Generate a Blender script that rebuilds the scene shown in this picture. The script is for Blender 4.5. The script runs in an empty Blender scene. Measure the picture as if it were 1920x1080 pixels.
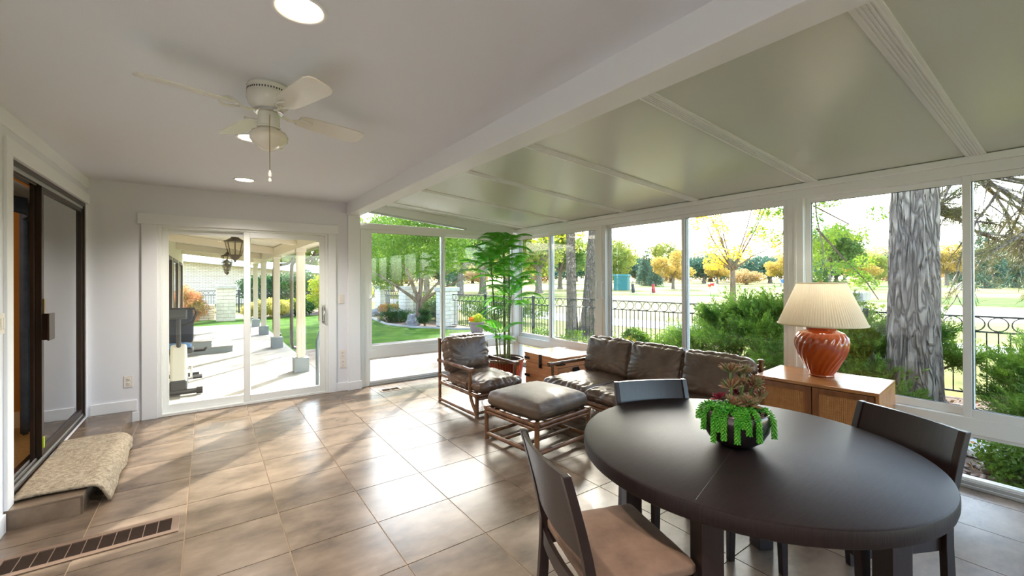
import bpy, bmesh, math, random
import numpy as np
from mathutils import Vector, Matrix, noise

random.seed(7)
rng = np.random.default_rng(7)
PI = math.pi
sc = bpy.context.scene
COL = sc.collection

# ------------------------------------------------------------------ camera
cam_d = bpy.data.cameras.new('camera'); cam = bpy.data.objects.new('camera', cam_d); COL.objects.link(cam)
sc.camera = cam
yaw, pitch, roll = 0.6180, 0.0022, -0.0040
fwd = Vector((math.sin(yaw)*math.cos(pitch), math.cos(yaw)*math.cos(pitch), math.sin(pitch)))
rgt0 = Vector((math.cos(yaw), -math.sin(yaw), 0)); up0 = rgt0.cross(fwd)
rgt = math.cos(roll)*rgt0 + math.sin(roll)*up0
upv = -math.sin(roll)*rgt0 + math.cos(roll)*up0
cam.matrix_world = Matrix(((rgt.x, upv.x, -fwd.x, 0), (rgt.y, upv.y, -fwd.y, 0), (rgt.z, upv.z, -fwd.z, 1.5), (0, 0, 0, 1)))
cam_d.sensor_width = 36; cam_d.lens = 800.73*36/1920
cam_d.shift_y = -(540-520.53)/1920
cam_d.clip_start = 0.05; cam_d.clip_end = 1500

# ------------------------------------------------------------------ light and exposure
w = bpy.data.worlds.new('sky'); sc.world = w; w.use_nodes = True
nt = w.node_tree; bg = nt.nodes['Background']
sky = nt.nodes.new('ShaderNodeTexSky'); sky.sky_type = 'NISHITA'; sky.sun_disc = False
SUN_EL, SUN_AZ = math.radians(31), math.atan2(0.68, 0.73)
sky.sun_elevation = SUN_EL; sky.sun_rotation = SUN_AZ; sky.air_density = 1.0; sky.dust_density = 1.5; sky.ozone_density = 1.0
hsv = nt.nodes.new('ShaderNodeHueSaturation'); hsv.inputs['Saturation'].default_value = 0.9
nt.links.new(sky.outputs[0], hsv.inputs['Color']); nt.links.new(hsv.outputs[0], bg.inputs[0])
bg.inputs[1].default_value = 0.55
sun_d = bpy.data.lights.new('sun', 'SUN'); sun = bpy.data.objects.new('sun', sun_d); COL.objects.link(sun)
sun_d.energy = 4.8; sun_d.angle = math.radians(0.8); sun_d.color = (1.0, 0.975, 0.94)
sdir = Vector((0.68*math.cos(SUN_EL), 0.73*math.cos(SUN_EL), math.sin(SUN_EL)))
sun.rotation_euler = sdir.to_track_quat('Z', 'Y').to_euler(); sun.location = (20, 22, 20)
sc.view_settings.view_transform = 'Standard'; sc.view_settings.look = 'None'
sc.view_settings.gamma = 1; sc.view_settings.use_curve_mapping = False
sc.view_settings.exposure = 1.62
cy = sc.cycles
cy.use_denoising = True; cy.max_bounces = 10; cy.diffuse_bounces = 5; cy.glossy_bounces = 4
cy.transmission_bounces = 6; cy.transparent_max_bounces = 16; cy.sample_clamp_indirect = 6; cy.caustics_reflective = False; cy.caustics_refractive = False

# ------------------------------------------------------------------ materials
MATS = {}
def rgb(r, g, b):
    f = lambda c: (c/255/12.92 if c/255 <= .04045 else ((c/255+.055)/1.055)**2.4)
    return (f(r), f(g), f(b), 1)
def mat(name, col, rough=.5, metal=0.0, var=None, vs=6.0, bump=0.0, bs=60.0, rnd=0.0, coat=0.0, stretch=None, spec=0.5, alpha=None, det=4, croug=.1):
    """procedural paint / wood / leather: colour between col and var by noise, optional bump, per-object variation"""
    if name in MATS: return MATS[name]
    m = bpy.data.materials.new(name); m.use_nodes = True; n = m.node_tree.nodes; l = m.node_tree.links
    p = n['Principled BSDF']
    p.inputs['Roughness'].default_value = rough; p.inputs['Metallic'].default_value = metal
    p.inputs['Coat Weight'].default_value = coat; p.inputs['Coat Roughness'].default_value = croug
    p.inputs['Specular IOR Level'].default_value = spec
    tc = n.new('ShaderNodeTexCoord'); mp = n.new('ShaderNodeMapping')
    if stretch: mp.inputs['Scale'].default_value = stretch
    l.new(tc.outputs['Object'], mp.inputs['Vector'])
    oi = n.new('ShaderNodeObjectInfo')
    out = None
    vec = mp.outputs[0]
    if rnd:
        vm = n.new('ShaderNodeVectorMath'); vm.operation = 'MULTIPLY_ADD'
        cmb = n.new('ShaderNodeCombineXYZ')
        for i in range(3): l.new(oi.outputs['Random'], cmb.inputs[i])
        l.new(cmb.outputs[0], vm.inputs[0]); vm.inputs[1].default_value = (37, 91, 53); l.new(mp.outputs[0], vm.inputs[2]); vec = vm.outputs[0]
    if var:
        nz = n.new('ShaderNodeTexNoise'); nz.inputs['Scale'].default_value = vs; nz.inputs['Detail'].default_value = det
        nz.inputs['Roughness'].default_value = .6
        l.new(vec, nz.inputs['Vector'])
        cr = n.new('ShaderNodeValToRGB'); cr.color_ramp.elements[0].position = .32; cr.color_ramp.elements[1].position = .68
        cr.color_ramp.elements[0].color = col; cr.color_ramp.elements[1].color = var
        l.new(nz.outputs['Fac'], cr.inputs[0]); out = cr.outputs[0]
    if rnd:
        hs = n.new('ShaderNodeHueSaturation')
        mr = n.new('ShaderNodeMapRange'); mr.inputs['To Min'].default_value = 1-rnd; mr.inputs['To Max'].default_value = 1+rnd
        l.new(oi.outputs['Random'], mr.inputs['Value']); l.new(mr.outputs[0], hs.inputs['Value'])
        if out: l.new(out, hs.inputs['Color'])
        else: hs.inputs['Color'].default_value = col
        out = hs.outputs[0]
    if out: l.new(out, p.inputs['Base Color'])
    else: p.inputs['Base Color'].default_value = col
    if bump:
        nb = n.new('ShaderNodeTexNoise'); nb.inputs['Scale'].default_value = bs; nb.inputs['Detail'].default_value = 5
        l.new(vec, nb.inputs['Vector'])
        bp = n.new('ShaderNodeBump'); bp.inputs['Strength'].default_value = bump; bp.inputs['Distance'].default_value = .01
        l.new(nb.outputs['Fac'], bp.inputs['Height']); l.new(bp.outputs[0], p.inputs['Normal'])
    MATS[name] = m; return m
def leafmat(name, c1, c2, vs=1.2, trans=.45, rough=.55, spec=.3):
    m = mat(name, c1, rough, var=c2, vs=vs, spec=spec, det=6)
    n = m.node_tree.nodes; l = m.node_tree.links; p = n['Principled BSDF']
    tr = n.new('ShaderNodeBsdfTranslucent'); mx = n.new('ShaderNodeMixShader'); mx.inputs[0].default_value = trans
    src = p.inputs['Base Color'].links[0].from_socket
    l.new(src, tr.inputs[0]); l.new(p.outputs[0], mx.inputs[1]); l.new(tr.outputs[0], mx.inputs[2])
    l.new(mx.outputs[0], n['Material Output'].inputs[0]); return m
def glassmat(name, tint=(.97, .99, .97, 1), refl=1.0):
    m = bpy.data.materials.new(name); m.use_nodes = True; n = m.node_tree.nodes; l = m.node_tree.links
    n.remove(n['Principled BSDF'])
    t = n.new('ShaderNodeBsdfTransparent'); t.inputs[0].default_value = tint
    g = n.new('ShaderNodeBsdfGlossy'); g.inputs['Roughness'].default_value = .01
    fr = n.new('ShaderNodeFresnel'); ge = n.new('ShaderNodeNewGeometry'); mi = n.new('ShaderNodeMapRange'); mi.inputs['To Min'].default_value = 1.45; mi.inputs['To Max'].default_value = 1/1.45
    l.new(ge.outputs['Backfacing'], mi.inputs['Value']); l.new(mi.outputs[0], fr.inputs[0])
    mu = n.new('ShaderNodeMath'); mu.operation = 'MULTIPLY'; mu.inputs[1].default_value = refl; mu.use_clamp = True
    mx = n.new('ShaderNodeMixShader'); l.new(fr.outputs[0], mu.inputs[0]); l.new(mu.outputs[0], mx.inputs[0])
    l.new(t.outputs[0], mx.inputs[1]); l.new(g.outputs[0], mx.inputs[2]); l.new(mx.outputs[0], n['Material Output'].inputs[0])
    MATS[name] = m; return m
def emitmat(name, col, s):
    m = bpy.data.materials.new(name); m.use_nodes = True; n = m.node_tree.nodes; l = m.node_tree.links
    n.remove(n['Principled BSDF']); e = n.new('ShaderNodeEmission'); e.inputs[0].default_value = col; e.inputs[1].default_value = s
    l.new(e.outputs[0], n['Material Output'].inputs[0]); return m

W_WALL = mat('wall_paint', rgb(224, 226, 233), .55, bump=.05, bs=180)
W_CEIL = mat('ceiling_paint', rgb(222, 225, 232), .6, bump=.05, bs=140)
W_TRIM = mat('trim_paint', rgb(230, 232, 236), .35)
W_BEAM = mat('beam_paint', rgb(230, 232, 234), .4)
W_PANEL = mat('roof_panel_aluminium', rgb(204, 208, 198), .24, bump=.10, bs=220, spec=.8)
W_ALU = mat('white_aluminium', rgb(226, 228, 226), .3)
W_SILV = mat('silver_aluminium', rgb(185, 188, 188), .3, metal=.6)
GASK = mat('black_gasket', rgb(28, 30, 30), .5)
GLASS = glassmat('window_glass')
GLASS_D = glassmat('bronze_door_glass', (.45, .43, .38, 1), 2.2)
BRONZE = mat('bronze_frame', rgb(42, 32, 26), .35, metal=.3, var=rgb(56, 40, 32), vs=5)
TILE = mat('travertine_tile', rgb(82, 68, 56), .27, var=rgb(128, 110, 93), vs=3.2, bump=.06, bs=9, rnd=.07, spec=.6, stretch=(1, 1.8, 1), det=9)
GROUT = mat('grout', rgb(156, 134, 108), .8)
DKWOOD = mat('espresso_wood', rgb(26, 16, 15), .3, var=rgb(40, 26, 24), vs=9, stretch=(1, 14, 1), bump=.03, bs=40, spec=.5, det=6)
DKTOP = mat('espresso_tabletop', rgb(24, 16, 16), .45, var=rgb(34, 25, 24), vs=7, stretch=(1.5, 22, 1), bump=.10, bs=30, spec=.22, det=6)
SEATF = mat('taupe_microsuede', rgb(94, 72, 58), .8, var=rgb(122, 96, 78), vs=7, bump=.1, bs=200)
LEATH = mat('worn_brown_leather', rgb(78, 60, 49), .34, var=rgb(116, 94, 78), vs=4, bump=.35, bs=22, spec=.55)
OTTF = mat('worn_taupe_leather', rgb(66, 55, 46), .5, var=rgb(104, 84, 66), vs=3, bump=.15, bs=60)
RATT = mat('rattan_pole', rgb(78, 48, 28), .32, var=rgb(128, 86, 52), vs=9, bump=.2, bs=30, coat=.3)
PINE = mat('pine_chest_wood', rgb(186, 116, 72), .42, var=rgb(214, 150, 100), vs=4, stretch=(1.2, 1, 7), bump=.15, bs=25)
IRON = mat('black_iron', rgb(26, 25, 26), .45, metal=.6)
OAK = mat('walnut_cabinet', rgb(158, 102, 56), .24, var=rgb(188, 128, 76), vs=5, stretch=(9, 1, 1.5), spec=.6, det=7)
CANE = mat('woven_cane', rgb(176, 118, 66), .55, var=rgb(196, 140, 84), vs=40)
CERAM = mat('rust_glazed_ceramic', rgb(150, 56, 14), .1, var=rgb(172, 72, 22), vs=6, coat=.6, croug=.04)
SHADE = mat('pleated_shade_fabric', rgb(234, 224, 200), .8)
CHROME = mat('chrome', rgb(210, 210, 205), .15, metal=1)
BRASS = mat('brass', rgb(150, 125, 70), .35, metal=.8)
WENAM = mat('white_enamel', rgb(220, 218, 208), .22)
MILKG = mat('milk_glass', rgb(226, 220, 206), .12)
PLAST = mat('white_plastic', rgb(224, 218, 210), .4)
BROWNM = mat('brown_register_metal', rgb(120, 98, 82), .4, metal=.2)
DARKV = mat('register_dark', rgb(78, 60, 48), .7)
MUST = mat('mustard_wall', rgb(178, 124, 52), .8)
BCURT = mat('blue_curtain', rgb(70, 84, 110), .85, var=rgb(90, 104, 132), vs=5)
CARPT = mat('tan_carpet', rgb(160, 128, 80), .95, var=rgb(182, 150, 100), vs=30, bump=.4, bs=150)
RUGM = mat('cream_pile', rgb(128, 114, 96), .95, var=rgb(184, 170, 148), vs=45, bump=.8, bs=160)
CONC = mat('concrete', rgb(140, 136, 130), .85, var=rgb(172, 168, 160), vs=1.4, bump=.1, bs=60)
PATIO = mat('aggregate_patio', rgb(112, 98, 86), .9, var=rgb(160, 148, 134), vs=3.0, bump=.4, bs=90)
STEPC = mat('painted_grey_step', rgb(146, 152, 154), .8)
LAWN = mat('lawn_grass', rgb(42, 80, 14), .95, var=rgb(84, 116, 26), vs=1.6, bump=.5, bs=70, spec=.1)
FAIR = mat('fairway_grass', rgb(82, 104, 34), .95, var=rgb(158, 140, 92), vs=.12, spec=.1, det=8)
ROUGHG = mat('rough_grass', rgb(52, 92, 20), .95, var=rgb(90, 120, 36), vs=.5, spec=.1)
SAND = mat('pale_sand', rgb(196, 178, 150), .9)
MULCH = mat('bark_mulch', rgb(84, 64, 52), .95, var=rgb(140, 114, 98), vs=14, bump=.8, bs=50)
STONE = mat('river_stone', rgb(124, 108, 100), .8, var=rgb(176, 160, 152), vs=5)
ROCK = mat('grey_rock', rgb(110, 108, 110), .9, var=rgb(160, 156, 152), vs=4, bump=.5, bs=12)
BRICK = mat('white_painted_brick', rgb(206, 198, 184), .85, var=rgb(226, 220, 208), vs=8, bump=.4, bs=25, rnd=.05)
CAPST = mat('cap_stone', rgb(170, 166, 160), .85, var=rgb(196, 192, 186), vs=6, bump=.2, bs=30)
FENCE = mat('dark_green_iron', rgb(26, 34, 34), .6)
PORCHW = mat('porch_cream_paint', rgb(226, 216, 196), .6)
BARKG = mat('grey_furrowed_bark', rgb(124, 108, 94), .9, var=rgb(168, 154, 138), vs=14, stretch=(1, 1, .3), bump=1.0, bs=30)
def bark_cracks(m, sc_, dark):
    n = m.node_tree.nodes; l = m.node_tree.links; p = n['Principled BSDF']
    tc = n.new('ShaderNodeTexCoord'); mp = n.new('ShaderNodeMapping'); mp.inputs['Scale'].default_value = (1, 1, .22)
    nz = n.new('ShaderNodeTexNoise'); nz.inputs['Scale'].default_value = 5; mx = n.new('ShaderNodeMix'); mx.data_type = 'VECTOR'; mx.inputs[0].default_value = .30
    l.new(tc.outputs['Object'], mp.inputs[0]); l.new(mp.outputs[0], nz.inputs['Vector']); l.new(mp.outputs[0], mx.inputs[4]); l.new(nz.outputs['Color'], mx.inputs[5])
    v = n.new('ShaderNodeTexVoronoi'); v.feature = 'DISTANCE_TO_EDGE'; v.inputs['Scale'].default_value = sc_; l.new(mx.outputs[1], v.inputs['Vector'])
    cr = n.new('ShaderNodeValToRGB'); cr.color_ramp.elements[0].position = .0; cr.color_ramp.elements[1].position = .22; l.new(v.outputs[0], cr.inputs[0])
    old = p.inputs['Base Color'].links[0].from_socket; mc = n.new('ShaderNodeMix'); mc.data_type = 'RGBA'; l.new(cr.outputs[0], mc.inputs[0]); mc.inputs[6].default_value = dark; l.new(old, mc.inputs[7]); l.new(mc.outputs[2], p.inputs['Base Color'])
    bp = n.new('ShaderNodeBump'); bp.inputs['Strength'].default_value = .9; bp.inputs['Distance'].default_value = .03; l.new(cr.outputs[0], bp.inputs['Height'])
    l.new(p.inputs['Normal'].links[0].from_socket, bp.inputs['Normal']); l.new(bp.outputs[0], p.inputs['Normal'])
bark_cracks(BARKG, 17, rgb(100, 86, 76))
BARKT = mat('fine_brown_grey_bark', rgb(112, 94, 80), .9, var=rgb(160, 144, 128), vs=22, stretch=(1, 1, .3), bump=.9, bs=40)
bark_cracks(BARKT, 44, rgb(92, 78, 68))
BARKB = mat('brown_bark', rgb(84, 66, 52), .9, var=rgb(140, 118, 98), vs=7, stretch=(1, 1, .3), bump=.8, bs=16)
L_GRN = leafmat('leaf_green', rgb(56, 96, 22), rgb(120, 150, 46))
L_YEL = leafmat('leaf_yellow', rgb(214, 172, 40), rgb(236, 206, 84), trans=.5)
L_YGR = leafmat('leaf_yellow_green', rgb(120, 160, 36), rgb(214, 200, 60), trans=.5)
L_ORG = leafmat('leaf_orange', rgb(112, 136, 56), rgb(222, 138, 100), vs=2.4)
L_CON = leafmat('conifer_needles', rgb(30, 66, 44), rgb(66, 100, 70), trans=.2)
L_JUN = leafmat('juniper_foliage', rgb(44, 88, 26), rgb(134, 166, 58), vs=2.6, trans=.4)
L_PAL = leafmat('palm_leaf', rgb(44, 122, 30), rgb(110, 184, 52), vs=3, trans=.6, rough=.35)
FL_GRN = leafmat('hazed_green_leaf', rgb(78, 112, 52), rgb(128, 150, 80), vs=.6)  # paler leaf colours for far trees, distance haze put into the colour
FL_YEL = leafmat('hazed_yellow_leaf', rgb(180, 150, 66), rgb(206, 178, 96), vs=.6)
FL_YGR = leafmat('hazed_yellow_green_leaf', rgb(110, 138, 56), rgb(174, 168, 78), vs=.6)
FL_CON = leafmat('hazed_conifer', rgb(62, 92, 74), rgb(96, 124, 98), vs=.6, trans=.2)
L_PIN = leafmat('pine_needles', rgb(66, 88, 44), rgb(146, 122, 70), vs=1.5, trans=.2)
L_DEC = leafmat('dark_shrub_leaf', rgb(22, 60, 26), rgb(60, 108, 40), vs=3, trans=.3)
CANEP = mat('palm_cane', rgb(60, 80, 34), .5, var=rgb(110, 124, 60), vs=8)

# ------------------------------------------------------------------ mesh builder
class MB:
    def __init__(s, off=(0, 0, 0)): s.v = []; s.f = []; s.o = Vector(off)
    def add(s, vs, fs):
        b = len(s.v); s.v += [tuple(Vector(p)-s.o) for p in vs]; s.f += [tuple(b+i for i in f) for f in fs]; return s
    def box(s, x0, x1, y0, y1, z0, z1):
        return s.add([(x0, y0, z0), (x1, y0, z0), (x1, y1, z0), (x0, y1, z0), (x0, y0, z1), (x1, y0, z1), (x1, y1, z1), (x0, y1, z1)],
                     [(0, 3, 2, 1), (4, 5, 6, 7), (0, 1, 5, 4), (1, 2, 6, 5), (2, 3, 7, 6), (3, 0, 4, 7)])
    def cbox(s, c, d, rz=0, rx=0, ry=0):
        M = Matrix.Rotation(rz, 3, 'Z') @ Matrix.Rotation(ry, 3, 'Y') @ Matrix.Rotation(rx, 3, 'X'); c = Vector(c)
        vs = [c + M @ Vector((a*d[0]/2, b*d[1]/2, e*d[2]/2)) for e in (-1, 1) for a, b in ((-1, -1), (1, -1), (1, 1), (-1, 1))]
        return s.add(vs, [(0, 3, 2, 1), (4, 5, 6, 7), (0, 1, 5, 4), (1, 2, 6, 5), (2, 3, 7, 6), (3, 0, 4, 7)])
    def tube(s, pts, r, n=8, cap=True):
        P = [Vector(p) for p in pts]; R = r if isinstance(r, (list, tuple)) else [r]*len(P)
        vs = []; fs = []; ref = None
        for i, p in enumerate(P):
            t = (P[min(i+1, len(P)-1)]-P[max(i-1, 0)])
            if t.length < 1e-9: t = Vector((0, 0, 1))
            t.normalize()
            if ref is None: ref = t.orthogonal().normalized()
            ref = (ref - t*ref.dot(t))
            ref = ref.normalized() if ref.length > 1e-6 else t.orthogonal().normalized()
            b = t.cross(ref)
            for k in range(n):
                a = 2*PI*k/n; vs.append(p + R[i]*(math.cos(a)*ref + math.sin(a)*b))
        for i in range(len(P)-1):
            for k in range(n):
                k2 = (k+1) % n; fs.append((i*n+k, i*n+k2, (i+1)*n+k2, (i+1)*n+k))
        if cap: fs.append(tuple(range(n-1, -1, -1))); fs.append(tuple((len(P)-1)*n+k for k in range(n)))
        return s.add(vs, fs)
    def lathe(s, prof, c=(0, 0, 0), n=32, fn=None):
        c = Vector(c); vs = []; fs = []; m = len(prof)
        for (r, z) in prof:
            for k in range(n):
                a = 2*PI*k/n; rr = r if fn is None else fn(r, z, a)
                vs.append(c + Vector((rr*math.cos(a), rr*math.sin(a), z)))
        for i in range(m-1):
            for k in range(n):
                k2 = (k+1) % n; fs.append((i*n+k, i*n+k2, (i+1)*n+k2, (i+1)*n+k))
        if prof[0][0] > 1e-5: fs.append(tuple(range(n-1, -1, -1)))
        if prof[-1][0] > 1e-5: fs.append(tuple((m-1)*n+k for k in range(n)))
        return s.add(vs, fs)
    def prism(s, poly, z0, z1):
        n = len(poly)
        return s.add([(x, y, z0) for x, y in poly]+[(x, y, z1) for x, y in poly],
                     [tuple(range(n-1, -1, -1)), tuple(range(n, 2*n))]+[(i, (i+1) % n, n+(i+1) % n, n+i) for i in range(n)])
    def ring(s, c, R, r, axis='x', n=20, m=6):
        pts = []
        for k in range(n+1):
            a = 2*PI*k/n; u, v = R*math.cos(a), R*math.sin(a)
            pts.append(Vector(c)+(Vector((0, u, v)) if axis == 'x' else Vector((u, 0, v)) if axis == 'y' else Vector((u, v, 0))))
        return s.tube(pts, r, m, cap=False)
    def grid(s, fn, nu, nv, closed_u=False):
        vs = [fn(i/(nu if closed_u else nu), j/nv) for j in range(nv+1) for i in range(nu if closed_u else nu+1)]
        w_ = nu if closed_u else nu+1
        fs = [(j*w_+i, j*w_+(i+1) % w_, (j+1)*w_+(i+1) % w_, (j+1)*w_+i) for j in range(nv) for i in range(nu)]
        return s.add(vs, fs)
    def mesh(s, name):
        me = bpy.data.meshes.new(name); me.from_pydata(s.v, [], s.f); me.update(); return me
    def build(s, name, m, parent=None, smooth=False, bevel=0, kind=None, label=None, seg=2):
        me = s.mesh(name); return link(name, me, m, parent, smooth, bevel, kind, label, seg)
def link(name, me, m, parent=None, smooth=False, bevel=0, kind=None, label=None, seg=2):
    if m is not None and len(me.materials) == 0: me.materials.append(m)
    o = bpy.data.objects.new(name, me); COL.objects.link(o)
    if parent is not None: o.parent = parent
    if smooth:
        me.shade_smooth()
        me.set_sharp_from_angle(angle=math.radians(45 if smooth is True else smooth))
    if bevel:
        b = o.modifiers.new('bevel', 'BEVEL'); b.width = bevel; b.segments = seg; b.limit_method = 'ANGLE'; b.angle_limit = math.radians(40)
    if kind: o['kind'] = kind
    if label: o['label'] = label
    return o
def thing(name, label, cat, loc=(0, 0, 0), rz=0, group=None):
    o = bpy.data.objects.new(name, None); COL.objects.link(o); o.location = loc; o.rotation_euler = (0, 0, rz)
    o.empty_display_size = .1; o['label'] = label; o['category'] = cat
    if group: o['group'] = group
    return o
def struct(name, loc=(0, 0, 0), label=None):
    o = bpy.data.objects.new(name, None); COL.objects.link(o); o.location = loc; o['kind'] = 'structure'
    if label: o['label'] = label
    return o
def tag(o, label, cat, group=None, kind=None):
    o['label'] = label; o['category'] = cat
    if group: o['group'] = group
    if kind: o['kind'] = kind
    return o
KIDS = {}
def dup(o, parent=None):
    c = o.copy(); COL.objects.link(c); c.parent = parent
    for ch in list(o.children): dup(ch, c)
    return c

# cushions: a rounded, puffed block with creases
def cushion(w_, d, h, r=.05, puff=.03, wr=.006, seed=0, n=18, sq=1.0, gather=0.0):
    bm = bmesh.new(); bmesh.ops.create_cube(bm, size=2); bmesh.ops.subdivide_edges(bm, edges=bm.edges[:], cuts=n, use_grid_fill=True)
    bm.normal_update(); H = Vector((w_/2, d/2, h/2))
    for v in bm.verts:
        p = v.co.copy(); u = p.copy()
        q = Vector((p.x*H.x, p.y*H.y, p.z*H.z)); inner = Vector([max(-H[i]+r, min(H[i]-r, q[i])) for i in range(3)])
        dd = q-inner
        if dd.length > 1e-9: nrm = dd.normalized(); q = inner + nrm*r
        else: nrm = Vector((0, 0, 1 if p.z > 0 else -1))
        fx = max(0, 1-u.x**4); fy = max(0, 1-u.y**4); fz = max(0, 1-u.z**2)
        q.z += (1 if u.z > 0 else -1)*abs(u.z)*puff*fx*fy
        q.x += (1 if u.x > 0 else -1)*abs(u.x)**6*puff*.5*fy*fz; q.y += (1 if u.y > 0 else -1)*abs(u.y)**6*puff*.5*fx*fz
        # folds radiating from the side seams
        s = Vector((q.x*3+seed*7.1, q.y*3, q.z*3)); e = noise.noise(Vector((q.x*4+seed, q.y*4, q.z*2)))*.6
        th = math.atan2(u.y+.25, u.x*1.1)+.35*noise.noise(s*1.3); rr_ = math.hypot(u.x, u.y)
        wv_ = noise.noise(Vector((math.cos(th)*5.5+seed, math.sin(th)*5.5, rr_*.9+(3 if u.z > 0 else 0))))
        cr = -min(1, rr_*rr_*1.1)*(1-min(1, abs(wv_)*3.2))**2*1.6+.3
        edge = max(abs(u.x), abs(u.y), .0)**2
        g = gather*edge*math.sin((q.x+q.y*.9)*85+seed+3*noise.noise(s*2))*0.5
        dis = wr*e + wr*1.1*(cr-.3) + g
        q += nrm*dis
        v.co = q
    me = bpy.data.meshes.new('cushion'); bm.to_mesh(me); bm.free(); return me
def pole(mb, a, b, r, n=8, node=.16, bulge=1.14):
    """bamboo / rattan pole with thicker nodes"""
    a = Vector(a); b = Vector(b); L = (b-a).length; k = max(1, int(L/node)); pts = []; rr = []
    for i in range(k+1):
        t = i/k
        for dt, m in ((-.012, 1), (0, bulge), (.012, 1)):
            tt = t+dt/L
            if -1e-6 <= tt <= 1+1e-6: pts.append(a+(b-a)*tt); rr.append(r*m)
    return mb.tube(pts, rr, n)
def curve_pole(mb, pts, r, n=8, steps=16):
    P = [Vector(p) for p in pts]; out = []
    for i in range(len(P)-1):
        p0, p1, p2, p3 = P[max(i-1, 0)], P[i], P[i+1], P[min(i+2, len(P)-1)]
        for k in range(steps):
            t = k/steps
            out.append(.5*((2*p1)+(p2-p0)*t+(2*p0-5*p1+4*p2-p3)*t*t+(3*p1-p0-3*p2+p3)*t**3))
    out.append(P[-1]); return mb.tube(out, r, n)

# foliage: many small leaves as one mesh
def leafmesh(name, pos, size, aspect=.5, dirs=None, jitter=1.0, fold=False):
    n = len(pos); pos = np.asarray(pos, float)
    d = rng.normal(size=(n, 3))
    if dirs is not None: d = np.asarray(dirs)+d*jitter*.35
    d /= np.linalg.norm(d, axis=1)[:, None]+1e-9
    e = np.cross(d, rng.normal(size=(n, 3))); e /= np.linalg.norm(e, axis=1)[:, None]+1e-9
    s = (np.asarray(size)*np.ones(n)*rng.uniform(.6, 1.3, n))[:, None]
    a = pos-d*s*.5; b = pos+d*s*.5; c = pos+e*s*aspect*.5; f = pos-e*s*aspect*.5
    V = np.stack([a, c, b, f], 1).reshape(-1, 3)
    me = bpy.data.meshes.new(name); me.vertices.add(4*n); me.vertices.foreach_set('co', V.ravel().astype(np.float32))
    me.loops.add(4*n); me.loops.foreach_set('vertex_index', np.arange(4*n, dtype=np.int32))
    me.polygons.add(n); me.polygons.foreach_set('loop_start', np.arange(0, 4*n, 4, dtype=np.int32))
    me.update(calc_edges=True); return me
def blobpts(blobs, n, shell=.55):
    vol = np.array([b[3]**2.2 for b in blobs]); cnt = (n*vol/vol.sum()).astype(int)+1; out = []
    for (x, y, z, r), k in zip(blobs, cnt):
        d = rng.normal(size=(k, 3)); d /= np.linalg.norm(d, axis=1)[:, None]
        rr = r*(shell+(1-shell)*rng.random(k))*(1+.18*np.sin(d[:, 0]*7+x)*np.cos(d[:, 2]*6+y))
        p = d*rr[:, None]; p[:, 2] *= .8
        out.append(p+[x, y, z])
    return np.concatenate(out)
def crown(cx, cy_, cz, R, k, rs, flat=.7, seed=0):
    r_ = random.Random(seed); out = []
    for i in range(k):
        a = r_.uniform(0, 2*PI); u = r_.uniform(-1, 1); q = R*r_.uniform(.35, 1)**.6; c = math.sqrt(1-u*u)
        out.append((cx+q*c*math.cos(a), cy_+q*c*math.sin(a), cz+q*u*flat, rs*r_.uniform(.7, 1.25)))
    return out
def branches(mb, base, fork, r0, tips, lean=(0, 0), n=10, flare=1.5):
    base = Vector(base); fork = Vector(fork); mid = base.lerp(fork, .5)+Vector((lean[0], lean[1], 0))
    mb.tube([base-Vector((0, 0, .1)), base, base.lerp(mid, .25), mid, fork], [r0*flare*1.1, r0*flare, r0*1.12, r0, r0*.8], n)
    k_ = .6 if len(tips) < 11 else .36
    for k, t in enumerate(tips):
        t = Vector(t); m = fork.lerp(t, .45)+Vector((random.uniform(-.2, .2), random.uniform(-.2, .2), .1))*(t-fork).length*.3
        mb.tube([fork-Vector((0, 0, .05)), fork.lerp(m, .4), m, t], [r0*k_, r0*.8*k_, r0*.55*k_, r0*.14], 7)
def tree(label, loc, trunk_r, fork_h, blobs, nleaf, lsize, lm, bm_=None, group=None, tips=None, lean=(0, 0), name='deciduous_tree', aspect=.6, forks=None):
    """blobs are relative to loc; every tree is an empty with a trunk and its foliage"""
    t = thing(name, label, 'tree', loc, 0, group)
    mb = MB(); tp = tips if tips is not None else [(b[0]*.9, b[1]*.9, b[2]) for b in blobs[:9]]
    branches(mb, (0, 0, 0), forks or (lean[0]*2, lean[1]*2, fork_h), trunk_r, tp, lean)
    mb.build('trunk', bm_ or BARKB, t, smooth=60)
    link('foliage', leafmesh('foliage', blobpts(blobs, nleaf), lsize, aspect), lm, t, kind='stuff')
    return t

# ================================================================== SETTING
XL, XR, YB, YN, YG = -1.0, 4.45, 6.02, -2.6, 6.09
ZC = 2.53
TS = 0.482; TX0, TY0 = -0.114, 3.1176
def xz_prism(mb, poly, y0, y1):
    n = len(poly)
    return mb.add([(x, y0, z) for x, z in poly]+[(x, y1, z) for x, z in poly],
                  [tuple(range(n)), tuple(range(2*n-1, n-1, -1))]+[(i, n+i, n+(i+1) % n, (i+1) % n) for i in range(n)])
def yz_prism(mb, poly, x0, x1):
    n = len(poly)
    return mb.add([(x0, y, z) for y, z in poly]+[(x1, y, z) for y, z in poly],
                  [tuple(range(n-1, -1, -1)), tuple(range(n, 2*n))]+[(i, (i+1) % n, n+(i+1) % n, n+i) for i in range(n)])

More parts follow.
